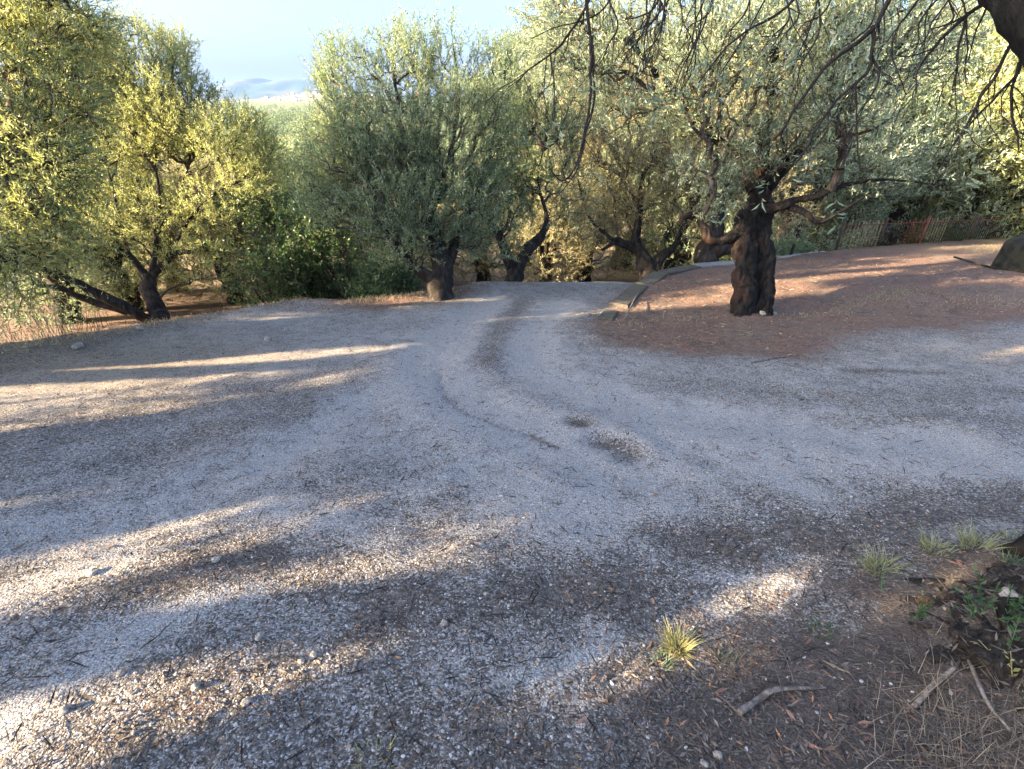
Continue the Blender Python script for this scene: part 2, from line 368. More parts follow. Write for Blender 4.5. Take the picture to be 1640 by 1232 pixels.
# ------------------------------------------------------------------ ground sheet
GRAVEL = [tuple(G(*q)) for q in [(985, 498), (940, 528), (955, 560), (1100, 580), (1290, 578), (1360, 555), (1640, 528)]] + [(14, 5.5), (14, 2.2)] + \
         [tuple(G(*q)) for q in [(1640, 868), (1340, 925), (1130, 1000), (1010, 1060), (880, 1232)]] + [(-.1, -.6), (-8, -6), (-30, -6), (-30, -4), (-9, 2.2)] + \
         [tuple(G(*q)) for q in [(-40, 620), (30, 583), (230, 545), (400, 512), (490, 500), (600, 508), (740, 490)]] + [(-.7, 9.2), (-.2, 11), (1.5, 12.7), (4.2, 13.2), (4.2, 11), (2.6, 9.6)]
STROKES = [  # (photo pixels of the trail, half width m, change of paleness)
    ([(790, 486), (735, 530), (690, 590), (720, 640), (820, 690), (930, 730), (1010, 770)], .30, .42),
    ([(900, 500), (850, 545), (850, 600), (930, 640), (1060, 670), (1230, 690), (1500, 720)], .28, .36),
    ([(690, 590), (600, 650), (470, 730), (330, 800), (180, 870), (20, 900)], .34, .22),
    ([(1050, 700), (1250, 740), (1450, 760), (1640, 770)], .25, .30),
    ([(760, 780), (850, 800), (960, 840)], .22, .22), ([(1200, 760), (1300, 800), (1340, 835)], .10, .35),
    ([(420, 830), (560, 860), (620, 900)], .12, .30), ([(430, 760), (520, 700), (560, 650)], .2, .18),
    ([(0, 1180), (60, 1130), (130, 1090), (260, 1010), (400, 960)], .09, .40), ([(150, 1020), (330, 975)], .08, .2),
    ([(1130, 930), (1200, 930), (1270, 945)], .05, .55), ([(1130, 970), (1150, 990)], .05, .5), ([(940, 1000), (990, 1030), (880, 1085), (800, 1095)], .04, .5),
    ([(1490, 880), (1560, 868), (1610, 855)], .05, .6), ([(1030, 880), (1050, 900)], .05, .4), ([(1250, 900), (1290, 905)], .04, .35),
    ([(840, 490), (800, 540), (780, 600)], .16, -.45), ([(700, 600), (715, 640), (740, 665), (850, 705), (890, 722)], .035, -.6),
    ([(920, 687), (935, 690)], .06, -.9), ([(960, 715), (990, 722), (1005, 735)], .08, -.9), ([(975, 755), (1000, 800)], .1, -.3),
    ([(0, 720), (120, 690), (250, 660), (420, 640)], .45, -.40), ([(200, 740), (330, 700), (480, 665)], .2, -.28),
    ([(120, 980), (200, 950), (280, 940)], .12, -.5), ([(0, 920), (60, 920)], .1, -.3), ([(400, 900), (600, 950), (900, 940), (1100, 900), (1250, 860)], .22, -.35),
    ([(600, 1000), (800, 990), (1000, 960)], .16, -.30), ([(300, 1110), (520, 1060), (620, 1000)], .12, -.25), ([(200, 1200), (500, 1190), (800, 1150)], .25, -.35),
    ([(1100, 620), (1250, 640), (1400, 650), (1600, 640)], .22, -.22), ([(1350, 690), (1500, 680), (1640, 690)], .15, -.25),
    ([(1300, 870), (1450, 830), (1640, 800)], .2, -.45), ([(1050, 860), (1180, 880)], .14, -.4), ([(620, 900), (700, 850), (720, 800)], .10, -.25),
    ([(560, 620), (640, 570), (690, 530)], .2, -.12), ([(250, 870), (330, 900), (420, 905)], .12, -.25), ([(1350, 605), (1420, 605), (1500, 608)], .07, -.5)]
def masks(x, y):
    wb = .16*fbm(x*1.7, y*1.7, o=3, s=31)+.14*fbm(x*5.5, y*5.5, o=3, s=32)
    gsd = poly_sd(x, y, GRAVEL) + wb
    white = .70 + .15*fbm(x*.8, y*.8, o=2, s=33)
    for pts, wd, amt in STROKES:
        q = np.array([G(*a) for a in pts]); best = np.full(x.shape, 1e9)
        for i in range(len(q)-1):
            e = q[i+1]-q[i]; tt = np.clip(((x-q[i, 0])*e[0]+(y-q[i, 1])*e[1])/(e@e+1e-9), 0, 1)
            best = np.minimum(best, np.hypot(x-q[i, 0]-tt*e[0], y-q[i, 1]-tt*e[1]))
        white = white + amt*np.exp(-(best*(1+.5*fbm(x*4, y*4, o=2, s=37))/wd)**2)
    needle = sstep(-.30, .45, gsd+.22*fbm(x*.9+7, y*.9, o=3, s=41))
    dirt = np.exp(-((x+3.9)/1.6)**2-((y-4.6)/1.2)**2) + .5*np.exp(-((x-5.5)/1.6)**2-((y-4.7)/.6)**2) + .6*sstep(-.5, .1, gsd)*(x < 0)
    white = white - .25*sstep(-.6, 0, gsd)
    return np.clip(white, 0, 1.1), needle, np.clip(dirt, 0, 1), gsd
def axis(a, b, step, lo, hi, g=1.13):
    mid = list(np.arange(a, b+step*.5, step)); s = step; v = b
    while v < hi: s *= g; v += s; mid.append(v)
    s = step; v = a
    while v > lo: s *= g; v -= s; mid.insert(0, v)
    return np.array(mid)
xs = axis(-6.5, 9.0, .05, -7000, 7000); ys = axis(.3, 11.0, .045, -70, 7000)
X, Y = np.meshgrid(xs, ys); Z = H(X, Y)
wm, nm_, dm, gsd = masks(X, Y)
V = np.stack([X, Y, Z], -1).reshape(-1, 3)
nx, ny = len(xs), len(ys); idx = np.arange(nx*ny).reshape(ny, nx)
Qs = np.stack([idx[:-1, :-1], idx[:-1, 1:], idx[1:, 1:], idx[1:, :-1]], -1).reshape(-1, 4)
fg = (gsd[:-1, :-1]+gsd[1:, 1:]).reshape(-1)*.5 < 0.02
colr = np.stack([wm, nm_, dm, np.ones_like(wm)], -1).reshape(-1, 4)
def sub_sheet(name, faces, label):
    u, inv = np.unique(faces, return_inverse=True)
    o = mesh_np(name, V[u], [inv.reshape(-1, 4)], M['ground'], smooth=True)
    a = o.data.attributes.new('mask', 'FLOAT_COLOR', 'POINT'); a.data.foreach_set('color', colr[u].astype(np.float32).ravel())
    tagobj(o, label, kind='structure'); return o
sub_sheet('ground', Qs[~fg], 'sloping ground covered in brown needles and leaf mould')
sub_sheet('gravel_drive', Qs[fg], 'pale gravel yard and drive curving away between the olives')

# ------------------------------------------------------------------ light gaps: places the sun reaches
LIT = []
def lit_g(r, *pts):
    for q in pts:
        g = G(*q); LIT.append((np.array([g[0], g[1], float(H(g[0], g[1]))]), r))
lit_g(.13, (60, 612), (110, 606), (170, 600), (230, 596), (290, 600), (340, 598), (240, 618), (160, 625))
lit_g(.07, (400, 575), (470, 572), (540, 572), (590, 570)); lit_g(.06, (430, 520), (470, 535))
lit_g(.09, (600, 497), (650, 493), (720, 487), (690, 498))
lit_g(.035, (30, 865), (90, 868), (140, 872), (60, 895), (150, 893)); lit_g(.03, (600, 905), (660, 902), (700, 895))
lit_g(.045, (280, 1055), (330, 1045), (380, 1035)); lit_g(.03, (60, 1095), (110, 1090), (20, 1105))
lit_g(.055, (180, 1150), (260, 1135), (340, 1120), (420, 1108), (500, 1092), (580, 1076), (660, 1060), (740, 1050)); lit_g(.035, (820, 1045), (880, 1040), (500, 1018), (560, 1015))
lit_g(.05, (1085, 1030), (1095, 1010)); lit_g(.045, (1500, 985), (1540, 975)); lit_g(.03, (1180, 945), (1080, 950), (1120, 947), (780, 955))
lit_g(.10, (1010, 508), (1060, 503), (1110, 498)); lit_g(.07, (1270, 497), (1330, 490), (1390, 483), (1440, 470))
lit_g(.11, (1500, 480), (1560, 480), (1630, 482)); lit_g(.09, (1500, 575), (1540, 572), (1600, 582), (1630, 575)); lit_g(.06, (1040, 580), (1330, 585))
lit_g(.12, (1260, 428), (1300, 424), (1400, 440), (1480, 445), (1580, 455))
NG = len(LIT)
def lit_t(r, *pts):
    for q in pts: LIT.append((P(*q), r))
lit_t(.75, (60, 120, 4.6), (40, 250, 4.4), (110, 330, 4.8), (60, 30, 4.8))
lit_t(.9, (200, 130, 8.5), (300, 200, 8.5), (240, 290, 8.5), (380, 220, 9), (150, 220, 8), (330, 330, 8.6))
lit_t(.45, (560, 120, 8), (650, 90, 8), (740, 90, 8), (790, 120, 8))
lit_t(.9, (930, 400, 15), (960, 330, 14), (880, 420, 14.5), (780, 430, 15.5), (1000, 420, 18), (1060, 380, 17), (480, 250, 18), (560, 270, 15))
lit_t(.35, (960, 300, 11.8), (1050, 250, 12), (920, 220, 12), (1100, 330, 11.8), (1150, 60, 6.2), (1330, 120, 6.2), (1000, 60, 6.3))
lit_t(.8, (1520, 200, 9), (1600, 150, 9), (1450, 240, 9.5), (1580, 240, 9.5), (1620, 60, 9))
LC = np.array([c for c, r in LIT]); LR = np.array([r for c, r in LIT])
def cull_lit(A, margin=.11, only_ground=False):       # drop foliage standing between the sun and a sunlit place
    keep = np.ones(len(A), bool)
    for c, r in (LIT[:NG] if only_ground else LIT):
        wv = A-c; al = wv@SUN
        keep &= ~((al > .6) & (np.linalg.norm(wv-al[:, None]*SUN, axis=1) < r+margin))
    return keep

# ------------------------------------------------------------------ tree builder
def sample_blobs(blobs, n, r, shell=.45):
    vol = np.array([b[1][0]*b[1][1]*b[1][2] for b in blobs])**.8; vol = vol*np.array([b[2] if len(b) > 2 else 1 for b in blobs]); vol /= vol.sum()
    k = r.choice(len(blobs), n, p=vol)
    d = norm(r.normal(size=(n, 3))); rad = r.random(n)**(1/3)
    rad = np.where(r.random(n) < shell, .75+.35*r.random(n)**1.5, rad)
    c = np.array([b[0] for b in blobs])[k]; s = np.array([b[1] for b in blobs])[k]
    return c+d*rad[:, None]*s
def clump(A, r, amount=.5, freq=1.6):   # open gaps between leaf clumps
    v = noise3(A[:, 0]*freq, A[:, 1]*freq, A[:, 2]*freq, 90)+.5*noise3(A[:, 0]*freq*2.7, A[:, 1]*freq*2.7, A[:, 2]*freq*2.7, 91)
    return A[v > -.55+amount*.9*(r.random(len(A))-.2)]
def leaves(mb, base, d, n_per, L, r, ll=(.045, .07), wr=.2, droop=0., spread=.85, updir=.2, fold=.12):
    n = len(base); k = n_per; s = (np.arange(k)+r.random((n, k)))/k
    Lr = L*(.7+.6*r.random(n))
    p = base[:, None]+d[:, None]*(s*Lr[:, None])[..., None]
    p[..., 2] -= droop*(s*Lr[:, None])**2*3
    rad = r.normal(size=(n, k, 3)); rad -= (rad*d[:, None]).sum(-1, keepdims=True)*d[:, None]; rad = norm(rad)
    ld = norm(d[:, None]*.65+rad*spread+np.array([0, 0, updir])+.25*r.normal(size=(n, k, 3)))
    side = norm(np.cross(ld, np.array([0, 0, 1.0])+.75*r.normal(size=(n, k, 3))))
    nr = np.cross(side, ld); l = (ll[0]+(ll[1]-ll[0])*r.random((n, k)))[..., None]; wd = l*wr*.5*(.8+.4*r.random((n, k)))[..., None]
    mid = p+ld*l*.5-nr*l*fold
    V = np.stack([p, mid+side*wd, p+ld*l-nr*l*fold*.5, mid-side*wd], 2).reshape(-1, 3)
    mb.add(V, np.arange(n*k*4).reshape(-1, 4))
def make_tree(root_loc, limbs, blobs, n_anchor, seed, leafmat, barkmat='bark', branchmat='branch', n_per=16, twig=.30, ll=(.045, .07), wr=.21,
              tip_r=.0028, cull=False, amount=.5, gnarl=.16, sides=14, name='olive_tree', upw=.5, droop=.1, shell=.45, spread=.85, freq=1.6, maxr=.07, fiss=.0):
    r = np.random.default_rng(seed); root_loc = np.asarray(root_loc, float)
    A = sample_blobs(blobs, int(n_anchor*1.5), r, shell); A = clump(A, r, amount, freq)
    A = A[:n_anchor]
    if cull: A = A[cull_lit(A, .40 if cull == 'tall' else .11, cull == 'ground')]
    tr = MB(); nodes = []; npath = []; nr = []
    for li, lb in enumerate(limbs):
        lb = np.asarray(lb, float); q = spline(lb, 16 if fiss and li < 2 else 7 if sides > 10 else 5); pts, rad = q[:, :3], np.maximum(q[:, 3], .008)
        nz = np.stack([noise3(pts[:, 0]*5, pts[:, 1]*5, pts[:, 2]*5, seed+i) for i in range(3)], -1)*rad[:, None]*.35
        pts = pts+nz*np.clip(np.linspace(0, 3, len(pts)), 0, 1)[:, None]
        big = rad[0] > .07
        tube(tr, pts, rad, sides if big else max(6, sides//2), lobe=gnarl*.6 if big else .05, rough=gnarl*1.3, seed=seed+li*7, fiss=fiss if big else 0)
        st = 0 if li else len(pts)//2
        for i in range(st, len(pts)): nodes.append(pts[i]); npath.append(np.linalg.norm(pts[i]-root_loc)); nr.append(rad[i])
    nl = len(nodes); NP = np.zeros((nl+len(A), 3)); NP[:nl] = nodes; path = np.zeros(len(NP)); path[:nl] = npath
    par = np.full(len(NP), -1)
    D = np.full(len(A), 1e9); W = np.zeros(len(A), int)
    for j in range(nl):
        dd = np.linalg.norm(A-NP[j], axis=1)+.35*path[j]; m = dd < D; D[m] = dd[m]; W[m] = j
    done = np.zeros(len(A), bool)
    for it in range(len(A)):
        i = int(np.argmin(np.where(done, 1e9, D))); done[i] = True; k = nl+i
        NP[k] = A[i]; par[k] = W[i]; path[k] = path[W[i]]+np.linalg.norm(A[i]-NP[W[i]])
        dd = np.linalg.norm(A-A[i], axis=1)+.35*path[k]; m = (dd < D) & ~done; D[m] = dd[m]; W[m] = k
        if it == 0: order = []
        order.append(k)
    desc = np.ones(len(NP))
    for k in reversed(order): desc[par[k]] += desc[k]
    rad = np.minimum(tip_r*desc**.46, maxr)
    ks = np.array(order); pr = par[ks]; ra = np.where(pr < nl, np.minimum(rad[ks]*1.3, .05), rad[pr]); rb = rad[ks]; ra = np.minimum(ra, rb*1.9)
    br = MB()
    Apt, Bpt = NP[pr], NP[ks]; ln = np.linalg.norm(Bpt-Apt, axis=1)
    md = (Apt+Bpt)/2+r.normal(size=Apt.shape)*(ln*.09)[:, None]; md[:, 2] += ln*.06
    rm = (ra+rb)/2
    for sel, sd_ in ((rb > .012, 6), ((rb <= .012), 3)):
        edges_tubes(br, Apt[sel], md[sel], ra[sel], rm[sel], sd_); edges_tubes(br, md[sel], Bpt[sel], rm[sel], rb[sel], sd_)
    cen = np.mean([b[0] for b in blobs], axis=0)
    td = norm(norm(Bpt-Apt)*.7+norm(Bpt-cen)*.35+np.array([0, 0, upw])+.35*r.normal(size=Apt.shape))
    edges_tubes(br, Bpt, Bpt+td*twig*(.8+.4*r.random(len(td)))[:, None], np.full(len(td), tip_r*.8), np.full(len(td), .0012), 3)
    cr = MB(); leaves(cr, Bpt-td*.05, td, n_per, twig, r, ll, wr, droop, spread)
    root = empty(name, root_loc)
    tr.build('trunk', M[barkmat], root, True, root_loc); br.build('branches', M[branchmat], root, True, root_loc); cr.build('crown', M[leafmat], root, False, root_loc)
    return root
def LB(*pts): return [tuple(P(a, b, t))+(rd,) for a, b, t, rd in pts]
def BL(px, py, t, rx, ry, rz, wgt=1.0): return (P(px, py, t), np.array([rx*t/F, rz, ry*t/F]), wgt)
def grounded(lb, dz=.12):        # carry a trunk down into the soil below its first point
    x, y, z, rd = lb[0]; return [(x, y, float(H(x, y))-dz, rd*1.25)]+lb
def root_of(lb): return np.array([lb[0][0], lb[0][1], float(H(lb[0][0], lb[0][1]))])
OL = 'olive trees of the grove'
def tree(label, limbs, blobs, n, seed, leafmat, **k):
    limbs[0] = grounded(limbs[0]); o = make_tree(root_of(limbs[0]), limbs, blobs, n, seed, leafmat, **k)
    return tagobj(o, label, 'olive tree', OL)

# the old olive on the bank
tree('old olive with thick dark fissured trunk standing on the needle covered bank',
     [LB((1219, 522, 6.85, 0.141), (1221, 498, 6.83, 0.145), (1225, 465, 6.85, 0.129), (1221, 430, 6.85, 0.133), (1220, 390, 6.87, 0.145), (1221, 355, 6.87, 0.137), (1218, 325, 6.85, 0.141), (1217, 285, 6.85, 0.124)),
      LB((1194, 536, 6.80, 0.158), (1192, 505, 6.80, 0.158), (1191, 470, 6.82, 0.154), (1192, 430, 6.82, 0.137), (1190, 392, 6.84, 0.149), (1194, 360, 6.85, 0.137), (1204, 330, 6.87, 0.108), (1211, 300, 6.87, 0.083)),
      LB((1190, 375, 6.85, .12), (1165, 382, 6.8, .075), (1138, 386, 6.75, .06), (1127, 368, 6.7, .055), (1117, 350, 6.7, .05), (1098, 346, 6.65, .04), (1086, 360, 6.6, .03)),
      LB((1218, 340, 6.8, .09), (1250, 331, 6.7, .06), (1280, 318, 6.65, .05), (1310, 314, 6.55, .04), (1350, 298, 6.5, .03), (1420, 288, 6.4, .018), (1500, 296, 6.3, .009)),
      LB((1262, 330, 6.7, .05), (1290, 342, 6.7, .04), (1310, 356, 6.7, .03), (1345, 340, 6.6, .022), (1395, 308, 6.6, .014)),
      LB((1212, 300, 6.85, .13), (1190, 262, 6.8, .09), (1140, 215, 6.7, .07), (1080, 150, 6.5, .05), (1010, 70, 6.3, .035)),
      LB((1215, 300, 6.85, .13), (1222, 240, 6.7, .08), (1235, 150, 6.5, .06), (1245, 40, 6.2, .045)),
      LB((1225, 300, 6.85, .13), (1265, 255, 6.7, .08), (1330, 190, 6.5, .06), (1410, 110, 6.3, .045), (1480, 20, 6.1, .03))],
     [BL(1200, 130, 6.2, 150, 110, 1.0), BL(1060, 110, 6.2, 110, 110, .9), BL(1320, 130, 6.0, 120, 110, .9), BL(1180, 20, 6, 220, 90, 1.1), BL(950, 60, 6.3, 110, 80, .7, 1.0), BL(890, 40, 6.4, 60, 60, .5, .8), BL(1000, 180, 6.4, 60, 50, .5, .6), BL(1430, 60, 6, 120, 90, .8, .8),
      BL(1150, 235, 6.5, 80, 55, .5), BL(1270, 220, 6.5, 80, 45, .5, .8), BL(1130, 330, 6.6, 35, 40, .3, .5), BL(1380, 275, 6.4, 60, 30, .35, .5), BL(1150, 300, 6.5, 32, 40, .2, 1.0), BL(1180, 270, 6.5, 40, 20, .2, 1.0)],
     3900, 101, 'olive_silver', barkmat='bark_main', sides=72, gnarl=.065, fiss=.30, n_per=23, ll=(.04, .068), wr=.22, amount=1.1, freq=1.4, twig=.28, upw=.2, cull='ground')
# centre olive
tree('tall feathery olive with forked black trunk at the left side of the drive bend',
     [LB((705, 487, 8, .20), (704, 465, 8, .19), (706, 440, 8, .16), (703, 410, 8, .15), (697, 380, 8, .12), (685, 350, 8, .11), (690, 325, 8, .08), (720, 300, 8, .05)),
      LB((700, 448, 8, .11), (678, 438, 7.9, .09), (660, 425, 7.9, .07), (640, 400, 7.8, .05), (600, 350, 7.7, .03)),
      LB((712, 430, 8, .11), (724, 405, 8.1, .09), (732, 370, 8.2, .07), (760, 320, 8.3, .05), (790, 230, 8.3, .03)),
      LB((690, 350, 8, .07), (665, 290, 8, .05), (645, 210, 8, .035), (630, 120, 8, .02)),
      LB((690, 330, 8, .06), (720, 250, 8.2, .04), (735, 150, 8.2, .025), (725, 70, 8.2, .012))],
     [BL(650, 120, 8, 50, 65, .6, .7), BL(725, 105, 8.2, 45, 65, .6, .7), BL(790, 135, 8.3, 42, 60, .5, .7), BL(560, 130, 8, 45, 60, .5, .7), BL(610, 230, 8, 95, 80, .9), BL(730, 230, 8.2, 100, 90, .9),
      BL(550, 270, 8, 70, 70, .7), BL(600, 330, 7.8, 100, 50, .7), BL(720, 330, 8, 95, 55, .7, .8), BL(640, 390, 7.8, 60, 40, .5, .6), BL(780, 380, 8.2, 60, 35, .5, .6), BL(530, 180, 8.1, 30, 60, .4, .6)],
     4300, 102, 'olive', n_per=24, cull='ground', ll=(.045, .072), wr=.23, upw=.8, twig=.36, amount=1.15, freq=1.25)
# V-trunked olive behind the bend
tree('slim olive with a V shaped double trunk at the far edge of the drive',
     [LB((824, 474, 9.7, .15), (823, 450, 9.7, .15), (824, 428, 9.7, .14)),
      LB((822, 438, 9.7, .11), (814, 415, 9.7, .10), (806, 390, 9.7, .08), (794, 368, 9.7, .07), (770, 330, 9.7, .04), (740, 270, 9.7, .02)),
      LB((827, 440, 9.7, .11), (840, 412, 9.7, .10), (852, 392, 9.7, .10), (868, 374, 9.7, .07), (874, 345, 9.8, .04), (862, 290, 9.9, .02), (870, 240, 9.9, .012))],
     [BL(800, 320, 9.7, 70, 55, .8), BL(880, 310, 9.8, 70, 60, .8), BL(840, 240, 9.9, 85, 60, .8), BL(890, 180, 10, 70, 60, .8), BL(850, 120, 10, 55, 60, .8, .8), BL(800, 180, 10, 60, 50, .7), BL(760, 380, 9.6, 40, 25, .5, .4), BL(900, 370, 9.8, 45, 30, .5, .5)],
     2900, 103, 'olive', n_per=18, ll=(.055, .085), wr=.23, amount=1.2, freq=1.3, upw=.6)
# olive beyond the sleepers
tree('wide sunlit olive with forked trunk rising beyond the timber edging',
     [LB((1038, 455, 12, .20), (1036, 430, 12, .20), (1028, 405, 12, .15), (1018, 390, 12, .12), (1022, 350, 12, .08), (1030, 280, 12, .05)),
      LB((1042, 445, 12, .15), (1054, 422, 12, .13), (1064, 405, 12, .10), (1078, 396, 12, .07), (1100, 350, 12, .05), (1130, 260, 12, .03)),
      LB((1020, 400, 12, .10), (1000, 392, 11.9, .09), (985, 388, 11.8, .07), (972, 396, 11.7, .04), (965, 400, 11.6, .03)),
      LB((1000, 392, 11.9, .07), (992, 384, 11.8, .06), (975, 380, 11.7, .04), (940, 340, 11.6, .03), (920, 260, 11.6, .02))],
     [BL(960, 290, 11.8, 85, 70, 1.1), BL(1050, 290, 12, 90, 70, 1.1), BL(1000, 200, 12, 120, 80, 1.2), BL(920, 200, 12, 70, 70, 1, .8), BL(1110, 220, 12, 70, 80, 1, .8), BL(1000, 360, 11.8, 60, 22, .7, .5), BL(1090, 360, 12, 50, 25, .7, .5), BL(940, 370, 11.7, 40, 30, .6, .5), BL(890, 130, 12, 75, 70, 1, .9), BL(970, 90, 12, 90, 70, 1, .9), BL(1060, 120, 12, 80, 70, 1, .7)],
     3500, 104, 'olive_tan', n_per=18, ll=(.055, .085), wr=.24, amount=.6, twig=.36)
tree('shadowed thick olive partly hidden behind the old fissured trunk',
     [LB((1130, 440, 11.2, .24), (1132, 412, 11.2, .24), (1140, 385, 11.2, .19), (1148, 345, 11.2, .15), (1152, 300, 11.2, .12), (1140, 250, 11.2, .09), (1110, 200, 11.2, .05)),
      LB((1140, 405, 11.2, .16), (1160, 398, 11, .13), (1190, 380, 10.9, .10), (1230, 340, 10.8, .06)),
      LB((1148, 320, 11.2, .09), (1180, 260, 11.3, .06), (1230, 180, 11.4, .04))],
     [BL(1130, 240, 11.2, 80, 70, 1), BL(1210, 250, 11.4, 90, 70, 1), BL(1100, 310, 11, 50, 45, .8, .6), BL(1230, 340, 11, 60, 40, .7, .5), BL(1170, 150, 11.4, 110, 70, 1)],
     2400, 105, 'olive_tan', n_per=17, ll=(.055, .085), wr=.24, amount=.6, twig=.36)
# left olive below the yard
tree('spreading olive with many bare twisting limbs below the left edge of the yard',
     [LB((262, 530, 8.8, 0.143), (252, 500, 8.8, 0.130), (240, 465, 8.8, 0.123), (236, 440, 8.8, 0.088)),
      LB((238, 450, 8.8, 0.068), (222, 425, 8.8, 0.057), (205, 405, 8.7, 0.047), (197, 375, 8.7, 0.031), (180, 300, 8.5, 0.021), (150, 200, 8.4, 0.013)),
      LB((240, 445, 8.8, 0.062), (248, 415, 8.8, 0.047), (250, 370, 8.9, 0.036), (255, 310, 8.9, 0.026), (240, 220, 9, 0.016)),
      LB((242, 448, 8.8, 0.057), (270, 410, 8.8, 0.042), (300, 355, 8.7, 0.031), (340, 312, 8.6, 0.026), (385, 290, 8.5, 0.018), (430, 275, 8.5, 0.010)),
      LB((245, 440, 8.8, 0.062), (280, 408, 8.9, 0.052), (310, 402, 9, 0.031), (340, 385, 9, 0.021)),
      LB((250, 520, 8.8, 0.089), (215, 500, 8.6, 0.082), (170, 478, 8.4, 0.082), (120, 450, 8.2, 0.052), (78, 436, 8.0, 0.036), (40, 415, 7.8, 0.021)),
      LB((205, 500, 8.6, 0.062), (140, 480, 8.4, 0.055), (95, 462, 8.2, 0.041), (60, 458, 8.1, 0.028)),
      LB((205, 408, 8.7, 0.031), (170, 412, 8.6, 0.026), (150, 395, 8.5, 0.021), (145, 350, 8.5, 0.016)),
      LB((250, 380, 8.9, 0.026), (290, 300, 8.9, 0.021), (310, 230, 8.9, 0.013))],
     [BL(210, 110, 8.6, 90, 70, .9), BL(120, 120, 8.3, 90, 90, .9), BL(290, 190, 8.7, 75, 65, .9), BL(200, 200, 8.6, 90, 60, .9, .8), BL(370, 230, 8.7, 65, 50, .8), BL(400, 285, 8.6, 45, 30, .5), BL(270, 80, 8.8, 40, 30, .5, .5),
      BL(320, 420, 8.8, 60, 40, .5, .7), BL(230, 340, 9.4, 90, 50, .5, .5), BL(215, 350, 8.4, 80, 45, .5, .25), BL(310, 330, 8.5, 60, 40, .4, .25), BL(150, 380, 8.2, 60, 40, .4, .4), BL(170, 290, 9.2, 70, 60, .5, .5), BL(330, 260, 9.2, 60, 50, .5, .4), BL(340, 340, 8.9, 60, 40, .6, .35), BL(60, 390, 8, 60, 40, .6, .6), BL(130, 300, 8.4, 50, 60, .6, .4)],
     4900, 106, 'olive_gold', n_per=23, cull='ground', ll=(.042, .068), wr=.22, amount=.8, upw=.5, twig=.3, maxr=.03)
# near left olive, trunk out of frame
t1 = tree('bright golden green olive leaning in at the left margin of the picture',
     [[(-6.6, 4.7, -.2, .2), (-6.4, 4.7, .6, .17), (-6.0, 4.75, 1.3, .13), (-5.4, 4.8, 1.9, .08), (-4.9, 4.9, 2.3, .04)],
      LB((-330, 330, 4.9, .09), (-150, 290, 4.8, .06), (0, 270, 4.8, .04), (90, 260, 4.8, .02)),
      LB((-330, 360, 4.9, .08), (-150, 400, 4.7, .05), (-20, 420, 4.7, .03), (50, 400, 4.7, .015)),
      LB((-330, 250, 4.9, .09), (-150, 150, 4.9, .06), (0, 60, 5, .04), (90, 0, 5, .02))],
     [BL(30, 130, 4.8, 90, 90, .6), BL(40, 260, 4.7, 80, 80, .6), BL(30, 370, 4.7, 75, 60, .5), BL(60, 20, 5, 90, 70, .7), BL(-110, 200, 4.8, 110, 160, .7), BL(-110, 400, 4.7, 100, 80, .6, .8), BL(15, 460, 4.7, 40, 50, .35, .5), BL(-60, -60, 5, 160, 90, .8, .7), BL(110, 150, 5.2, 40, 60, .4, .5)],
     3800, 107, 'olive_gold', n_per=24, ll=(.036, .062), wr=.22, amount=.5, twig=.3, droop=.5, upw=.1, cull=True)
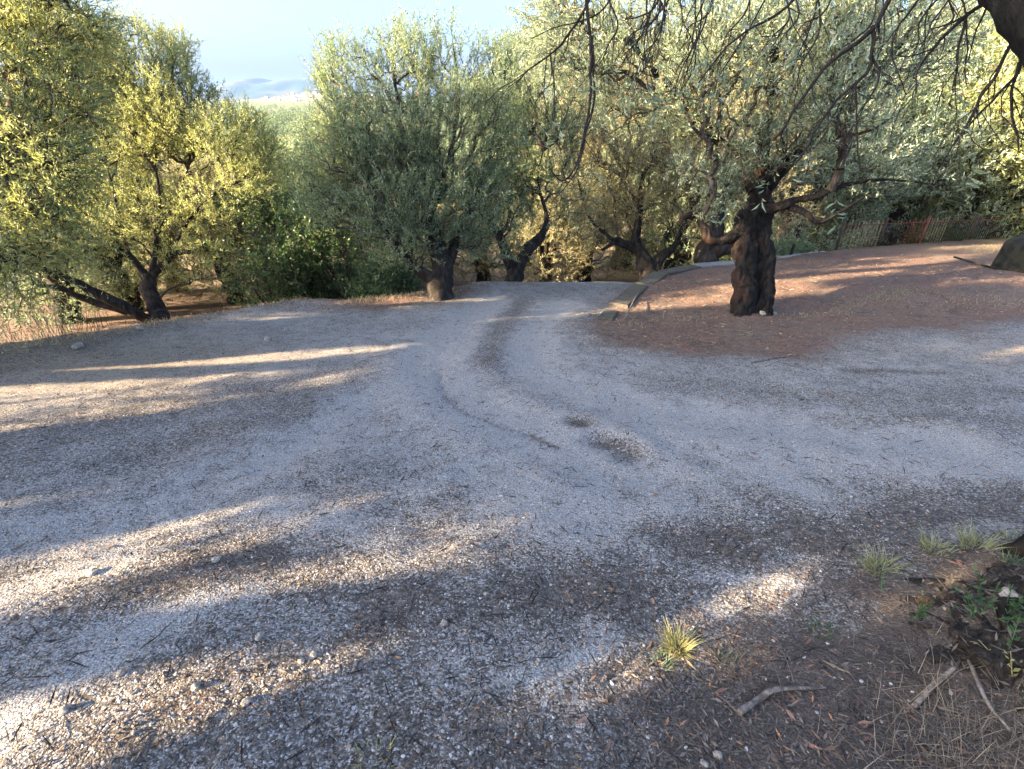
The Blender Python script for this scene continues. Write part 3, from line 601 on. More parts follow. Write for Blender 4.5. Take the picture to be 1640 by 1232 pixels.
# ------------------------------------------------------------------ the tree beside the camera: base, limb in the corner, hanging twigs
def near_tree():
    r = np.random.default_rng(5); z0 = float(H(2.35, 1.25)); root = empty('olive_tree', (2.35, 1.25, z0))
    tagobj(root, 'near olive whose dark limb and bare hanging twigs cross the top right corner', 'olive tree', OL)
    mb = MB()
    tk = spline([(2.35, 1.25, z0-.2, .42), (2.38, 1.25, .35, .33), (2.42, 1.3, .9, .30), (2.4, 1.45, 1.5, .26), (2.32, 1.7, 2.0, .2), (2.05, 2.2, 2.5, .15), (1.6, 2.7, 2.9, .09), (1.1, 3.1, 3.2, .06)], 8)
    tube(mb, tk[:, :3], tk[:, 3], 30, lobe=.1, rough=.28, seed=3)
    lim = [spline(q, 6) for q in (
        [(2.4, 1.4, 1.3, .15), (2.05, 1.58, 1.5, .125), tuple(P(1760, 120, 1.5))+(.105,), tuple(P(1680, 20, 1.55))+(.10,), tuple(P(1600, -75, 1.65))+(.09,), (1.3, 2.3, 2.25, .07), (.9, 2.6, 2.65, .06), (.3, 2.8, 2.75, .035), (-.2, 2.9, 2.8, .02)],
        [(1.6, 2.7, 2.9, .06), (1.0, 2.7, 2.75, .045), (.5, 2.65, 2.6, .03), (.3, 2.6, 2.5, .018)],
        [(2.25, 1.85, 2.2, .12), (2.3, 2.5, 2.5, .08), (2.2, 3.1, 2.75, .05), (1.9, 3.6, 2.9, .03)])]
    for i, q in enumerate(lim): tube(mb, q[:, :3], q[:, 3], 14, lobe=.05, rough=.2, seed=11+i)
    # knotted root crown heaped round the foot of the trunk
    nu, nv = 150, 70; U, Vv = np.meshgrid(np.linspace(0, 2*math.pi, nu, endpoint=False), np.linspace(0, math.pi*.56, nv))
    dx, dy, dz = np.cos(U)*np.sin(Vv), np.sin(U)*np.sin(Vv), np.cos(Vv)
    rr = 1+.42*fbm(dx*2.2, dy*2.2, dz*2.2, o=3, s=91)+.16*(.5-np.abs(noise3(dx*6, dy*6, dz*5, 92)))+.14*fbm(dx*15, dy*15, dz*12, o=3, s=93)
    q = np.stack([1.97+dx*rr*.55, 1.22+dy*rr*.31, -.20+dz*rr*.24], -1).reshape(-1, 3); idx = np.arange(nu*nv).reshape(nv, nu)
    m2 = MB(); m2.add(q, np.stack([idx[:-1], idx[1:], np.roll(idx, -1, 1)[1:], np.roll(idx, -1, 1)[:-1]], -1).reshape(-1, 4)); m2.build('root_crown', M['root'], root, True, (2.35, 1.25, z0))
    k = r.choice(len(q), 1500); k = k[q[k, 2] > -.22]; pq = q[k]; m = len(pq); dl = norm(r.normal(size=(m, 3))*[1, 1, .35]); sl = norm(np.cross(dl, [0, 0, 1.0]))*.004; l_ = (.02+.035*r.random(m))[:, None]
    Vq = np.stack([pq-dl*l_/2, pq+sl, pq+dl*l_/2, pq-sl], 1).reshape(-1, 3)+[0, 0, .006]
    tagobj(mesh_np('mound_litter', Vq, [np.arange(m*4).reshape(-1, 4)], M['litter']), 'dead leaves caught on the dark root mound', kind='stuff')
    for a, ln in ((3.25, .45), (3.7, .4), (4.1, .45)):
        pts = []
        for k in range(7):
            dd = .4+k*ln/6; aa = a+.2*math.sin(k*1.9+a*5); x = 2.25+math.cos(aa)*dd; y = 1.25+math.sin(aa)*dd*.8
            pts.append((x, y, float(H(x, y))+.012-.006*k, .024*(1-k/8)))
        q = spline(pts, 4); tube(mb, q[:, :3], q[:, 3], 10, lobe=.1, rough=.35, seed=int(a*10))
    mb.build('trunk', M['bark_main'], root, True, (2.35, 1.25, z0))
    tw = MB(); lv_b = []; lv_d = []
    def hang(px_pts, rad, fork=True):
        pts = np.array([P(*a) for a in px_pts]); q = spline(pts, 5)
        q = q+np.stack([noise3(q[:, 0]*14, q[:, 1]*14, q[:, 2]*14, 70+i) for i in range(3)], -1)*.008
        rd = np.linspace(rad, rad*.35, len(q)); tube(tw, q, rd, 6, rough=.12, seed=int(px_pts[0][0]) % 97)
        if fork:
            for k in range(3, len(q)-2):
                if r.random() < .33:
                    L = .08+.22*r.random(); d = norm(norm(q[k+1]-q[k])*.8+np.array([.55*r.normal(), .5*r.normal(), -.35]))
                    e = [q[k]]; 
                    for s in range(4): d = norm(d+.22*r.normal(size=3)+np.array([0, 0, -.1])); e.append(e[-1]+d*L/4)
                    tube(tw, np.array(e), np.linspace(rd[k]*.6, .0012, 5), 4, seed=k)
                    if r.random() < .3: lv_b.append(e[-1]); lv_d.append(d)
    hang([(935, -60, 2.3), (945, 60, 2.3), (946, 130, 2.3), (940, 200, 2.25), (925, 260, 2.2), (900, 290, 2.2), (880, 268, 2.2)], .008, False)
    hang([(948, 60, 2.3), (951, 150, 2.3), (940, 210, 2.28), (925, 270, 2.25), (905, 300, 2.25), (884, 325, 2.25)], .005)
    hang([(960, -40, 2.3), (930, 30, 2.3), (890, 80, 2.3), (850, 110, 2.3), (825, 135, 2.3)], .007)
    hang([(880, 85, 2.3), (885, 120, 2.3), (890, 150, 2.3), (885, 190, 2.3)], .004)
    hang([(1000, -40, 2.4), (960, 20, 2.4), (900, 40, 2.4), (850, 62, 2.4)], .005)
    hang([(1080, -30, 2.2), (1040, 20, 2.2), (1000, 30, 2.2)], .006)
    hang([(1440, -40, 2.0), (1410, 30, 2.0), (1385, 60, 2.0), (1340, 90, 2.0), (1290, 150, 2.0), (1260, 200, 2.0), (1240, 225, 2.0)], .010)
    hang([(1395, 45, 2.0), (1400, 80, 2.0), (1385, 120, 2.0), (1340, 160, 2.0), (1300, 220, 2.0), (1275, 260, 2.0)], .008)
    hang([(1400, 90, 2.0), (1408, 130, 2.0), (1390, 160, 2.0), (1372, 190, 2.0), (1376, 250, 2.0)], .005)
    hang([(1370, 130, 2.0), (1371, 180, 2.0), (1378, 260, 2.0), (1385, 270, 2.0)], .004)
    hang([(1600, -10, 1.9), (1540, 30, 1.9), (1500, 70, 1.9), (1475, 110, 1.9), (1468, 150, 1.9)], .008)
    hang([(1550, 20, 1.9), (1540, 60, 1.9), (1530, 110, 1.9), (1525, 145, 1.9)], .006)
    hang([(1585, 5, 1.9), (1565, 50, 1.9), (1550, 100, 1.9)], .005)
    hang([(1630, 50, 1.85), (1600, 110, 1.85), (1570, 155, 1.85), (1545, 200, 1.85), (1520, 245, 1.85)], .007)
    hang([(1632, 50, 1.8), (1632, 110, 1.8), (1600, 150, 1.8), (1560, 190, 1.8), (1530, 230, 1.8)], .006)
    hang([(1632, 100, 1.8), (1622, 150, 1.8), (1628, 210, 1.8), (1630, 240, 1.8)], .006)
    hang([(1300, -40, 2.1), (1250, 20, 2.1), (1180, 60, 2.1), (1120, 130, 2.1)], .007)
    hang([(1150, -40, 2.2), (1130, 30, 2.2), (1110, 90, 2.2), (1090, 140, 2.2)], .005)
    hang([(1500, -30, 2.0), (1440, 40, 2.0), (1430, 90, 2.0), (1450, 150, 2.0)], .005)
    for k in range(26):
        x = 980+580*r.random(); t = 1.9+.7*r.random(); dx = -90*r.random(); y1 = 30+130*r.random()
        hang([(x+30*r.normal(), -50, t), (x+dx*.3, y1*.3, t), (x+dx*.7+8*r.normal(), y1*.7, t), (x+dx, y1, t)], .0045)
    tw.build('branches', M['twig_dark'], root, True, (2.35, 1.25, z0))
    B = np.array(lv_b); Dd = np.array(lv_d)
    cr = MB(); leaves(cr, B, Dd, 6, .10, r, (.04, .06), .22, .2)
    ex = np.array([P(1080+330*r.random(), -30+150*r.random(), 2.0+.8*r.random()) for _ in range(34)])
    leaves(cr, ex, norm(r.normal(size=ex.shape)*.5+np.array([0, 0, -.6])), 9, .16, r, (.04, .06), .24, .2)
    edges_tubes(tw, ex, ex, np.full(len(ex), .001), np.full(len(ex), .001), 3)
    cr.build('crown', M['olive_silver'], root, False, (2.35, 1.25, z0))
near_tree()

# ------------------------------------------------------------------ trees outside the frame whose crowns shade the yard
def generic_limbs(base, r, h):
    x, y, z = base; k = h/3.6; L = [[(x, y, z-.15, .26*k), (x+.05*k, y, z+.5*k, .22*k), (x+.1*k*r.normal(), y+.1*k*r.normal(), z+1.1*k, .18*k)]]
    top = np.array(L[0][-1][:3]); a0 = r.random()*6.28
    for i in range(4):
        a = a0+i*1.57+.4*r.normal(); d = np.array([math.cos(a), math.sin(a)])
        L.append([tuple(top-[0, 0, .15*k])+(.13*k,), (top[0]+d[0]*.35*k, top[1]+d[1]*.35*k, top[2]+.45*k, .09*k), (top[0]+d[0]*.7*k, top[1]+d[1]*.7*k, top[2]+1.0*k, .06*k), (top[0]+d[0]*.95*k, top[1]+d[1]*.95*k, top[2]+1.7*k, .03*k)])
    B = []
    for i in range(5):
        a = a0+i*1.257; B.append((np.array([x+math.cos(a)*1.0*k, y+math.sin(a)*1.0*k, z+(1.9+.5*r.random())*k]), np.array([.75, .75, .65])*k))
    for i in range(3):
        a = a0+.6+i*2.1; B.append((np.array([x+math.cos(a)*.5*k, y+math.sin(a)*.5*k, z+(2.8+.4*r.random())*k]), np.array([.7, .7, .6])*k))
    B.append((np.array([x, y, z+2.3*k]), np.array([.9, .9, .8])*k)); return L, B
def pos_au(a, u): return AZ[0]*-a+(-AZ[1])*u, AZ[1]*-a-(-AZ[0])*u
for i, (a, u, h, n, lab) in enumerate([
        (-9.6, -8.8, 6.0, 2400, 'tall olive outside the left margin, farthest down the slope'), (-9.0, -6.0, 6.0, 2600, 'olive outside the left margin behind the golden green one'),
        (-8.6, -3.4, 5.8, 2600, 'olive to the left of the yard whose crown streaks it with shade'), (-8.4, -.8, 4.8, 2300, 'olive behind the camera at the left of the yard'),
        (-8.0, 1.9, 4.2, 1500, 'olive behind the camera farthest up the slope'), (-12.5, -2.6, 6.0, 1800, 'second row olive up the slope behind the camera'),
        (-13.5, -8.6, 8.5, 2300, 'unseen tall olive added to shade the grove, second row'), (-13.8, -6.0, 9.5, 2600, 'unseen tallest olive added to shade the grove, second row'), (-13.2, -3.6, 8.8, 2300, 'unseen tall olive added to shade the grove, nearest the slope top')]):  # these three tall unseen trees are put in to shade the grove
    x, y = pos_au(a, u); z = float(H(x, y)); r = np.random.default_rng(300+i); L, B = generic_limbs((x, y, z), r, h)
    o = make_tree((x, y, z), L, B, n, 300+i, 'olive', n_per=15 if h < 7 else 22, ll=(.08, .12) if h < 7 else (.10, .15), wr=.34, twig=.36*max(1, h/6), cull=True if h < 7 else 'tall', amount=.1 if h < 7 else .45, sides=10)
    tagobj(o, lab, 'olive tree', OL)

# ------------------------------------------------------------------ background grove
def copy_tree(src, loc, rz, sc, label):
    c = src.copy(); COL.objects.link(c); c.location = [float(a) for a in loc]; c.rotation_euler = (0, 0, rz); c.scale = (sc, sc, sc); c['label'] = label
    for ch in src.children:
        k = ch.copy(); COL.objects.link(k); k.parent = c
    return c
protos = {}
for nm, seed, mat in (('a', 401, 'olive'), ('b', 402, 'olive_gold'), ('c', 403, 'olive_tan'), ('d', 404, 'olive_silver')):
    r = np.random.default_rng(seed); L, B = generic_limbs((0, 0, 0), r, 4.2)
    B += [(np.array([1.1*math.cos(q), 1.1*math.sin(q), 1.35]), np.array([.6, .6, .55]), .8) for q in (0.4, 1.9, 3.4, 5.0)]+[(np.array([1.0*math.cos(q), 1.0*math.sin(q), .75]), np.array([.6, .6, .5]), .6) for q in (1.1, 2.6, 4.1, 5.7)]
    protos[nm] = [make_tree((0, 0, 0), L, B, 2700, seed, mat, n_per=16, ll=(.065, .10), wr=.26, twig=.36, amount=.9, sides=10), False]
BG = [  # photo column, distance, size, kind, turn, label
    (415, 15, 1.0, 'b', .5, 'golden olive in the gap left of the distant hillside'), (545, 17, .95, 'b', 2.0, 'yellow lit olive low in front of the distant hillside'),
    (480, 21, .8, 'a', 1.0, 'small green olive just under the distant hillside'), (360, 22, 1.2, 'a', 3, 'olive behind the twisting limbed tree on the lower terrace'),
    (135, 11.5, .85, 'a', .3, 'dark low olive right behind the bent limbs on the lower terrace'), (330, 12.5, .85, 'c', 2.6, 'tan olive between the twisting limbed tree and the thicket'), (235, 14, 1.0, 'c', 3.6, 'tan olive behind the trunk of the twisting limbed tree'),
    (20, 10.5, .9, 'd', 1.1, 'grey silvery olive low at the left margin'), (60, 13, 1.15, 'a', 4, 'shaded olive on the lower terrace at far left'), (170, 17, 1.2, 'b', 5.1, 'golden olive on the lower terrace beyond the dark bent limbs'),
    (640, 15, .9, 'c', .2, 'pale olive glimpsed behind the centre olive trunk'), (770, 15.5, .85, 'c', 1.4, 'pale tan olive between the centre and V trunked olives'), (700, 22, 1.2, 'a', 2.2, 'green olive far behind the centre olive'),
    (880, 14.5, .75, 'c', 2.9, 'low tan olive just right of the V shaped trunk'), (945, 16, .85, 'c', 4.4, 'sunlit tan olive with pale thin stems past the end of the drive'), (840, 22, 1.2, 'b', 3.7, 'golden olive far behind the V shaped trunk'),
    (1010, 20, 1.6, 'c', 5.5, 'tan olive far behind the timber edging'), (1100, 17, 1.5, 'a', .9, 'green olive behind the hidden thick trunk'), (1180, 21, 1.8, 'b', 1.9, 'golden olive far behind the old fissured trunk'),
    (1290, 15.5, 1.5, 'd', 2.8, 'silvery olive just past the left end of the fence'), (1370, 20, 1.9, 'a', 3.9, 'green olive behind the leaning pale fence pickets'), (1450, 18.5, 1.8, 'd', 4.9, 'silver olive behind the rusty part of the fence'),
    (1540, 19, 2.0, 'b', .1, 'bright olive behind the green shrub past the fence'), (1620, 18, 1.9, 'b', 1.2, 'bright olive behind the right end of the fence'), (1700, 17, 1.9, 'a', 2.3, 'olive at the right margin past the fence end'),
    (1500, 28, 2.7, 'b', 3.1, 'tallest bright olive standing far behind the fence'), (1330, 28, 2.5, 'b', 4.1, 'tall bright olive far behind the old olive right limb'), (1640, 27, 2.8, 'b', 5.3, 'tall bright olive at the far right margin'),
    (1420, 40, 3.6, 'a', 1.3, 'large green tree crown farthest behind the fence'), (1200, 36, 3.2, 'a', .4, 'large green tree crown farthest behind the old olive'), (1010, 34, 2.8, 'a', 4.6, 'large green crown farthest behind the drive bend'),
    (290, 30, 1.3, 'b', 1.6, 'small golden olive far off below the left hill slope'), (600, 30, 1.3, 'b', 2.7, 'golden olive far off behind the centre olive left side')]
for px, t, sc, kind, rz, lab in BG:
    d = P(px, 300, t); x, y = d[0], d[1]; z = float(H(x, y))
    pr = protos[kind]
    if not pr[1]:
        o = pr[0]; o.location = (x, y, z); o.rotation_euler = (0, 0, rz); o.scale = (sc,)*3; pr[1] = True; tagobj(o, lab, 'olive tree', OL)
    else: copy_tree(pr[0], (x, y, z), rz, sc, lab)

# ------------------------------------------------------------------ dark green thicket below the yard edge
for i, (px, py, t, rx, ry, lab) in enumerate([(450, 430, 9.6, 75, 75, 'dark leafy bush at the left of the thicket by the yard edge'), (545, 415, 9.9, 85, 85, 'tallest dark green leafy bush in the middle of the thicket'),
        (625, 450, 9.2, 55, 50, 'low dark leafy bush against the centre olive trunk'), (430, 350, 12.5, 60, 50, 'bright green bush behind the dark thicket')]):
    c = P(px, py, t); z = float(H(c[0], c[1])); base = (c[0], c[1], z); r = np.random.default_rng(500+i); s = t/F
    hh = max(.8, c[2]-z)
    L = [[(c[0], c[1], z-.1, .05), (c[0]+.05, c[1], z+hh*.4, .04), (c[0], c[1], z+hh*.8, .025)]]
    for k in range(6):
        a = k*1.05+r.random(); L.append([(c[0], c[1], z, .04), (c[0]+.3*math.cos(a), c[1]+.3*math.sin(a), z+hh*.4, .03), (c[0]+rx*s*.6*math.cos(a), c[1]+.6*math.sin(a), z+hh*.8, .015)])
    B = [(c+np.array([rx*s*.5*math.cos(a), .5*math.sin(a), ry*s*.35*r.normal()]), np.array([rx*s*.6, .6, ry*s*.6])) for a in np.linspace(0, 5.2, 6)]
    B += [(c+np.array([rx*s*.4*math.cos(a), .4*math.sin(a), -hh*.6]), np.array([rx*s*.6, .6, hh*.4]), .8) for a in np.linspace(0, 4.2, 3)]
    o = make_tree(base, L, B, 1250, 500+i, 'bush', n_per=12, ll=(.045, .085), wr=.50, twig=.36, amount=1.2, sides=8, name='leafy_bush', spread=1.0, freq=1.7)
    tagobj(o, lab, 'bush', 'bushes of the dark thicket')
for i, (px, t, sx, h, lab) in enumerate([(1500, 17.2, .8, 1.4, 'green shrub lit behind the fence right of the rusty panel'), (1590, 19.2, 1.0, 1.4, 'dim shrub behind the fence at the right end'), (1260, 13.6, .6, .9, 'grey green shrub left of the fence end')]):
    d = P(px, 395, t); z = float(H(d[0], d[1])); r = np.random.default_rng(540+i)
    L = [[(d[0], d[1], z-.1, .04), (d[0], d[1], z+h*.5, .03)]]+[[(d[0], d[1], z, .03), (d[0]+sx*.5*math.cos(a), d[1]+sx*.5*math.sin(a), z+h*.7, .012)] for a in (0, 1.3, 2.6, 3.9, 5.2)]
    B = [(np.array([d[0]+sx*.6*math.cos(a), d[1]+sx*.6*math.sin(a), z+h*(.5+.3*r.random())]), np.array([sx*.6, sx*.6, h*.4])) for a in np.linspace(0, 5.2, 6)]
    o = make_tree((d[0], d[1], z), L, B, 600, 540+i, 'bush' if i < 2 else 'olive', n_per=12, ll=(.06, .10), wr=.42, twig=.28, amount=.5, sides=8, name='leafy_bush')
    tagobj(o, lab, 'bush', 'shrubs along the fence')

# ------------------------------------------------------------------ timber edging, kerb, block, pole, fence
def beam(mb, a, b, wd, ht, bev=.012):
    a = np.asarray(a, float); b = np.asarray(b, float); d = norm(b-a); sdv = norm(np.cross(d, [0, 0, 1.0])); upv = np.cross(sdv, d)
    n = 9; prof = []
    for sx, sz in ((-1, -1), (1, -1), (1, 1), (-1, 1)):
        prof += [(sx*(wd/2-bev), sz*ht/2), (sx*wd/2, sz*(ht/2-bev))] if sx*sz < 0 else [(sx*wd/2, sz*(ht/2-bev)), (sx*(wd/2-bev), sz*ht/2)]
    pr = np.array(prof); ang = np.argsort(np.arctan2(pr[:, 1], pr[:, 0])); pr = pr[ang]; m = len(pr); V = []
    for i in range(n):
        c = a+(b-a)*i/(n-1); q = c+pr[:, :1]*sdv+pr[:, 1:]*upv
        q = q+.008*np.stack([noise3(q[:, 0]*6, q[:, 1]*6, q[:, 2]*6, 40+j) for j in range(3)], -1); V.append(q)
    V = np.array(V).reshape(-1, 3); idx = np.arange(n*m).reshape(n, m)
    Q = np.stack([idx[:-1], np.roll(idx, -1, 1)[:-1], np.roll(idx, -1, 1)[1:], idx[1:]], -1).reshape(-1, 4)
    T = [(0, k+1, k) for k in range(1, m-1)]+[(idx[-1, 0], idx[-1, k], idx[-1, k+1]) for k in range(1, m-1)]
    mb.add(V, Q, T)
def beam_obj(name, mat, a, b, wd, ht, label, cat, group=None):
    mb = MB(); c = (np.asarray(a, float)+np.asarray(b, float))/2; beam(mb, np.asarray(a)-c, np.asarray(b)-c, wd, ht)
    o = mb.build(name, M[mat], loc=c); return tagobj(o, label, cat, group)
def mz(x, y): return -0.15*y+.2*float(sstep(6.4, 8.4, y))
SL = [((1.50, 6.90), (2.02, 7.85), .26, 'nearest weathered timber sleeper where the drive edging begins'), ((2.11, 7.96), (2.58, 8.78), .26, 'second weathered timber sleeper up the drive edging'),
      ((2.68, 8.95), (3.55, 9.85), .24, 'third timber sleeper at the turn of the edging')]
for k_, (a, b, wd, lab) in enumerate(SL):
    za, zb = mz(*a)+(.10, .075, .11)[k_], mz(*b)+(.09, .12, .10)[k_]
    beam_obj('timber_sleeper', 'timber', (a[0], a[1], za-.06), (b[0], b[1], zb-.06), wd, .22, lab, 'timber sleeper', 'timber sleepers edging the bank')
for a, b, dz, lab in [((3.62, 9.92), (5.0, 10.62), .10, 'pale upper plank on the timber edging left of the old trunk'), ((3.75, 9.62), (5.05, 10.28), .0, 'pale lower plank beside the old trunk')]:
    beam_obj('timber_plank', 'timber_pale', (a[0], a[1], mz(*a)+dz), (b[0], b[1], mz(*b)+dz), .24, .12, lab, 'plank', 'pale planks beside the old olive')
beam_obj('timber_plank', 'timber', tuple(G(978, 512))+(float(H(*G(978, 512)))+.01,), tuple(G(968, 524))+(float(H(*G(968, 524)))+.01,), .2, .05, 'short broken plank end lying at the foot of the nearest sleeper', 'plank')
beam_obj('stone_kerb', 'kerb', (6.15, 11.75, mz(6.15, 11.75)+.02), (8.1, 13.1, mz(8.1, 13.1)+.03), .22, .16, 'pale stone kerb between the old trunk and the fence', 'kerb')
# leaning post left of fence + fence of thin iron pickets
def fence():
    a = np.array([8.25, 13.15]); b = np.array([18.6, 18.6]); L = np.linalg.norm(b-a); d = (b-a)/L
    root = empty('picket_fence', (a[0], a[1], mz(*a))); tagobj(root, 'rusty thin picket fence leaning along the far edge of the bank', 'fence')
    o0 = np.array([a[0], a[1], mz(*a)])
    def pt(s, h, lean=0): 
        q = a+d*s; return np.array([q[0]+lean*d[0], q[1]+lean*d[1], float(H(q[0], q[1], False))+h])-o0
    Hh = .86
    for s in (0.0, 1.9, 4.0, 6.9, 9.8, 11.6):
        mb = MB(); q = np.array([pt(s, -.1), pt(s+.01, .45), pt(s+.02, Hh+.05)]); tube(mb, q, [.035]*3, 6)
        mb.build('post', M['rust'] if 3 < s < 6 else M['iron_dark'], root, True)
    for h in (.12, .74):
        mb = MB(); q = np.array([pt(s, h) for s in np.linspace(0, 11.6, 30)]); tube(mb, q, [.012]*30, 5); mb.build('rail', M['rust'], root, True)
    for s0, s1, mat in ((0.08, 1.85, 'iron_pale'), (1.98, 2.9, 'iron_dark'), (2.9, 4.0, 'rust'), (4.08, 5.2, 'iron_pale'), (5.2, 11.55, 'iron_dark')):
        mb = MB()
        for s in np.arange(s0, s1, .15):
            ln = .02*rng.normal(); hh = Hh*(.93+.1*rng.random())
            tube(mb, np.array([pt(s, -.02), pt(s, .4, ln*.5), pt(s, hh, ln)]), [.0095, .009, .008], 5, cap=True)
        mb.build('pickets', M[mat], root, True)
fence()
q = P(1262, 415, 12.6); zb = float(H(q[0], q[1])); mb = MB(); tube(mb, np.array([(0, 0, -.2), (.02, 0, .4), (.06, 0, .95)]), [.04, .04, .035], 8, rough=.1)
tagobj(mb.build('wooden_post', M['twig_dark'], smooth=True, loc=(q[0], q[1], zb)), 'thin dark leaning post standing alone left of the fence', 'post')
def block():      # dark mossy stone block at the right margin
    x0, y0 = 9.1, 8.75; z0 = float(H(x0, y0)); prof = [(-.06, -.1), (-.02, .14), (0.0, .34), (.05, .42), (.18, .49), (.5, .58), (1.1, .64), (1.6, .61), (2.1, .55), (2.3, .4), (2.35, -.1)]
    q = spline([(a, 0, b) for a, b in prof], 4)[:, [0, 2]]; n = len(q); V = []
    dep = np.array([-.02, .03, .25, .5, .72, .8]); sc = np.array([.965, 1, 1.0, 1.0, 1, .96])
    for dd, s in zip(dep, sc):
        for a, b in q: V.append((1.17+(a-1.17)*s, dd, b*s if b > 0 else b))
    V = np.array(V); V += .02*np.stack([fbm(V[:, 0]*4, V[:, 1]*4, V[:, 2]*4, o=3, s=80+j) for j in range(3)], -1)
    idx = np.arange(len(dep)*n).reshape(len(dep), n); Q = np.stack([idx[:-1, :-1], idx[:-1, 1:], idx[1:, 1:], idx[1:, :-1]], -1).reshape(-1, 4)
    mb = MB(); c0 = np.array([[1.17, -.02, .1]]); c1 = np.array([[1.17, .8, .1]]); VV = np.vstack([V, c0, c1]); k = len(V)
    T = [(k, i+1, i) for i in range(n-1)]+[(k+1, idx[-1, i], idx[-1, i+1]) for i in range(n-1)]
    mb.add(VV, Q, T); o = mb.build('stone_block', M['stone_dark'], smooth=True, loc=(x0, y0, z0)); o.rotation_euler = (0, 0, .12)
    tagobj(o, 'dark mossy stone block with rounded top at the right margin', 'stone block')
block()
def stick(name, pts, rads, mat, label, cat='stick', group=None, rough=.2):
    pts = np.array(pts, float); c = pts.mean(0); mb = MB(); q = spline(np.hstack([pts-c, np.array(rads)[:, None]]), 5)
    tube(mb, q[:, :3], q[:, 3], 8, rough=rough, seed=int(abs(pts[0, 0])*100) % 90); return tagobj(mb.build(name, M[mat], smooth=True, loc=c), label, cat, group)
def gp(px, py, h=.01): g = G(px, py); return (g[0], g[1], float(H(g[0], g[1]))+h)
def gm(px, py, h=.01): g = G(px, py, z0=.2); return (g[0], g[1], float(H(g[0], g[1]))+h)
stick('pole', [gm(1521, 430, .09), gm(1555, 437, .05), gm(1592, 445, .02)], [.02, .02, .02], 'twig_dark', 'thin dark pole lying in front of the mossy stone block', 'pole', rough=.05)
stick('fallen_stick', [gp(1180, 1148), gp(1215, 1125), gp(1240, 1115, .02), gp(1320, 1110)], [.011, .010, .008, .004], 'deadwood', 'pale bent dead stick lying on the litter near the bottom edge')
stick('fallen_stick', [gp(1455, 1145), gp(1480, 1120, .025), (gp(1510, 1100, .04))], [.008, .009, .006], 'deadwood', 'short grey stick leaning on the dark root mound')
stick('fallen_stick', [gp(1200, 592), gp(1240, 585), gp(1275, 580)], [.006, .007, .004], 'deadwood', 'thin stick lying right of the old olive foot')
stick('fallen_stick', [gp(1530, 1090, .03), gp(1560, 1150, .03), gp(1600, 1190, .02)], [.006, .006, .004], 'deadwood', 'stick lying below the root mound at lower right')
stick('fallen_stick', [gp(850, 703), gp(875, 715), gp(895, 722)], [.007, .008, .004], 'deadwood', 'small stick in the shallow rut in the middle of the gravel')
stick('fallen_stick', [gm(1000, 505, .04), gm(1025, 470, .06)], [.009, .006], 'deadwood', 'thin stick lying on the bank beside the timber sleepers')

# ------------------------------------------------------------------ loose stones
def rock(V0, r):
    V0 = V0*(1+.22*r.normal(size=(len(V0), 1))); return V0*np.array([1, .8, .55])*(.85+.3*r.random(3))
import bmesh
bm = bmesh.new(); bmesh.ops.create_icosphere(bm, subdivisions=1, radius=1); ICO = np.array([v.co[:] for v in bm.verts]); ICOF = np.array([[v.index for v in f.verts] for f in bm.faces]); bm.free()
bm = bmesh.new(); bmesh.ops.create_icosphere(bm, subdivisions=3, radius=1); IC3 = np.array([v.co[:] for v in bm.verts]); IC3F = np.array([[v.index for v in f.verts] for f in bm.faces]); bm.free()
for i, (px, py, s, lab) in enumerate([
        (350, 908, .033, 'pale rounded stone alone on the gravel, left of centre'), (153, 930, .035, 'flat tan stone half sunk beside the dark litter patch at left'), (421, 1032, .030, 'tan stone at the end of the upper sunlit streak'),
        (504, 1058, .024, 'pale stone in the shadow between the two sunlit streaks'), (486, 1068, .020, 'small upright stone left of the one between the streaks'), (401, 1134, .026, 'tan stone in the middle of the lower sunlit streak'),
        (320, 1115, .022, 'orange tan stone at the upper edge of the lower streak'), (113, 1150, .026, 'reddish stone at the lower left end of the streak'), (201, 1091, .022, 'pale pebble in the shade left of the streaks'),
        (712, 1008, .024, 'grey angular stone in the dark litter at centre'), (778, 960, .017, 'tan pebble in the small sunlit fleck at centre'), (1148, 1214, .02, 'white stone near the bottom edge right of centre'),
        (1218, 520, .09, 'pale broken stone at the foot of the old olive'), (1235, 517, .06, 'small grey stone right of the old olive foot'), (232, 548, .07, 'pale stone on the rim of the yard at left'), (133, 574, .08, 'flat pale stone near the left end of the yard rim'),
        (432, 557, .07, 'cream stone on the gravel near the left rim'), (462, 540, .05, 'reddish stone beyond the cream one by the left rim'), (1580, 1015, .055, 'pale violet rock on top of the dark root mound'), (1127, 1228, .02, 'red brown stone cut by the bottom edge')]):
    x, y, z = gp(px, py, 0); r = np.random.default_rng(600+i); v = IC3*(1+.28*2*fbm(IC3[:, 0]*1.4+i*7, IC3[:, 1]*1.4, IC3[:, 2]*1.4, o=3, s=i)[:, None]); s *= .62
    v = v*np.array([1, .75+.3*r.random(), .55+.25*r.random()])*s
    tagobj(mesh_np('stone', v, [IC3F], M['stone'], smooth=False, loc=(x, y, z+s*.3)), lab, 'stone', 'loose stones on the ground').rotation_euler = (0, 0, r.random()*6)

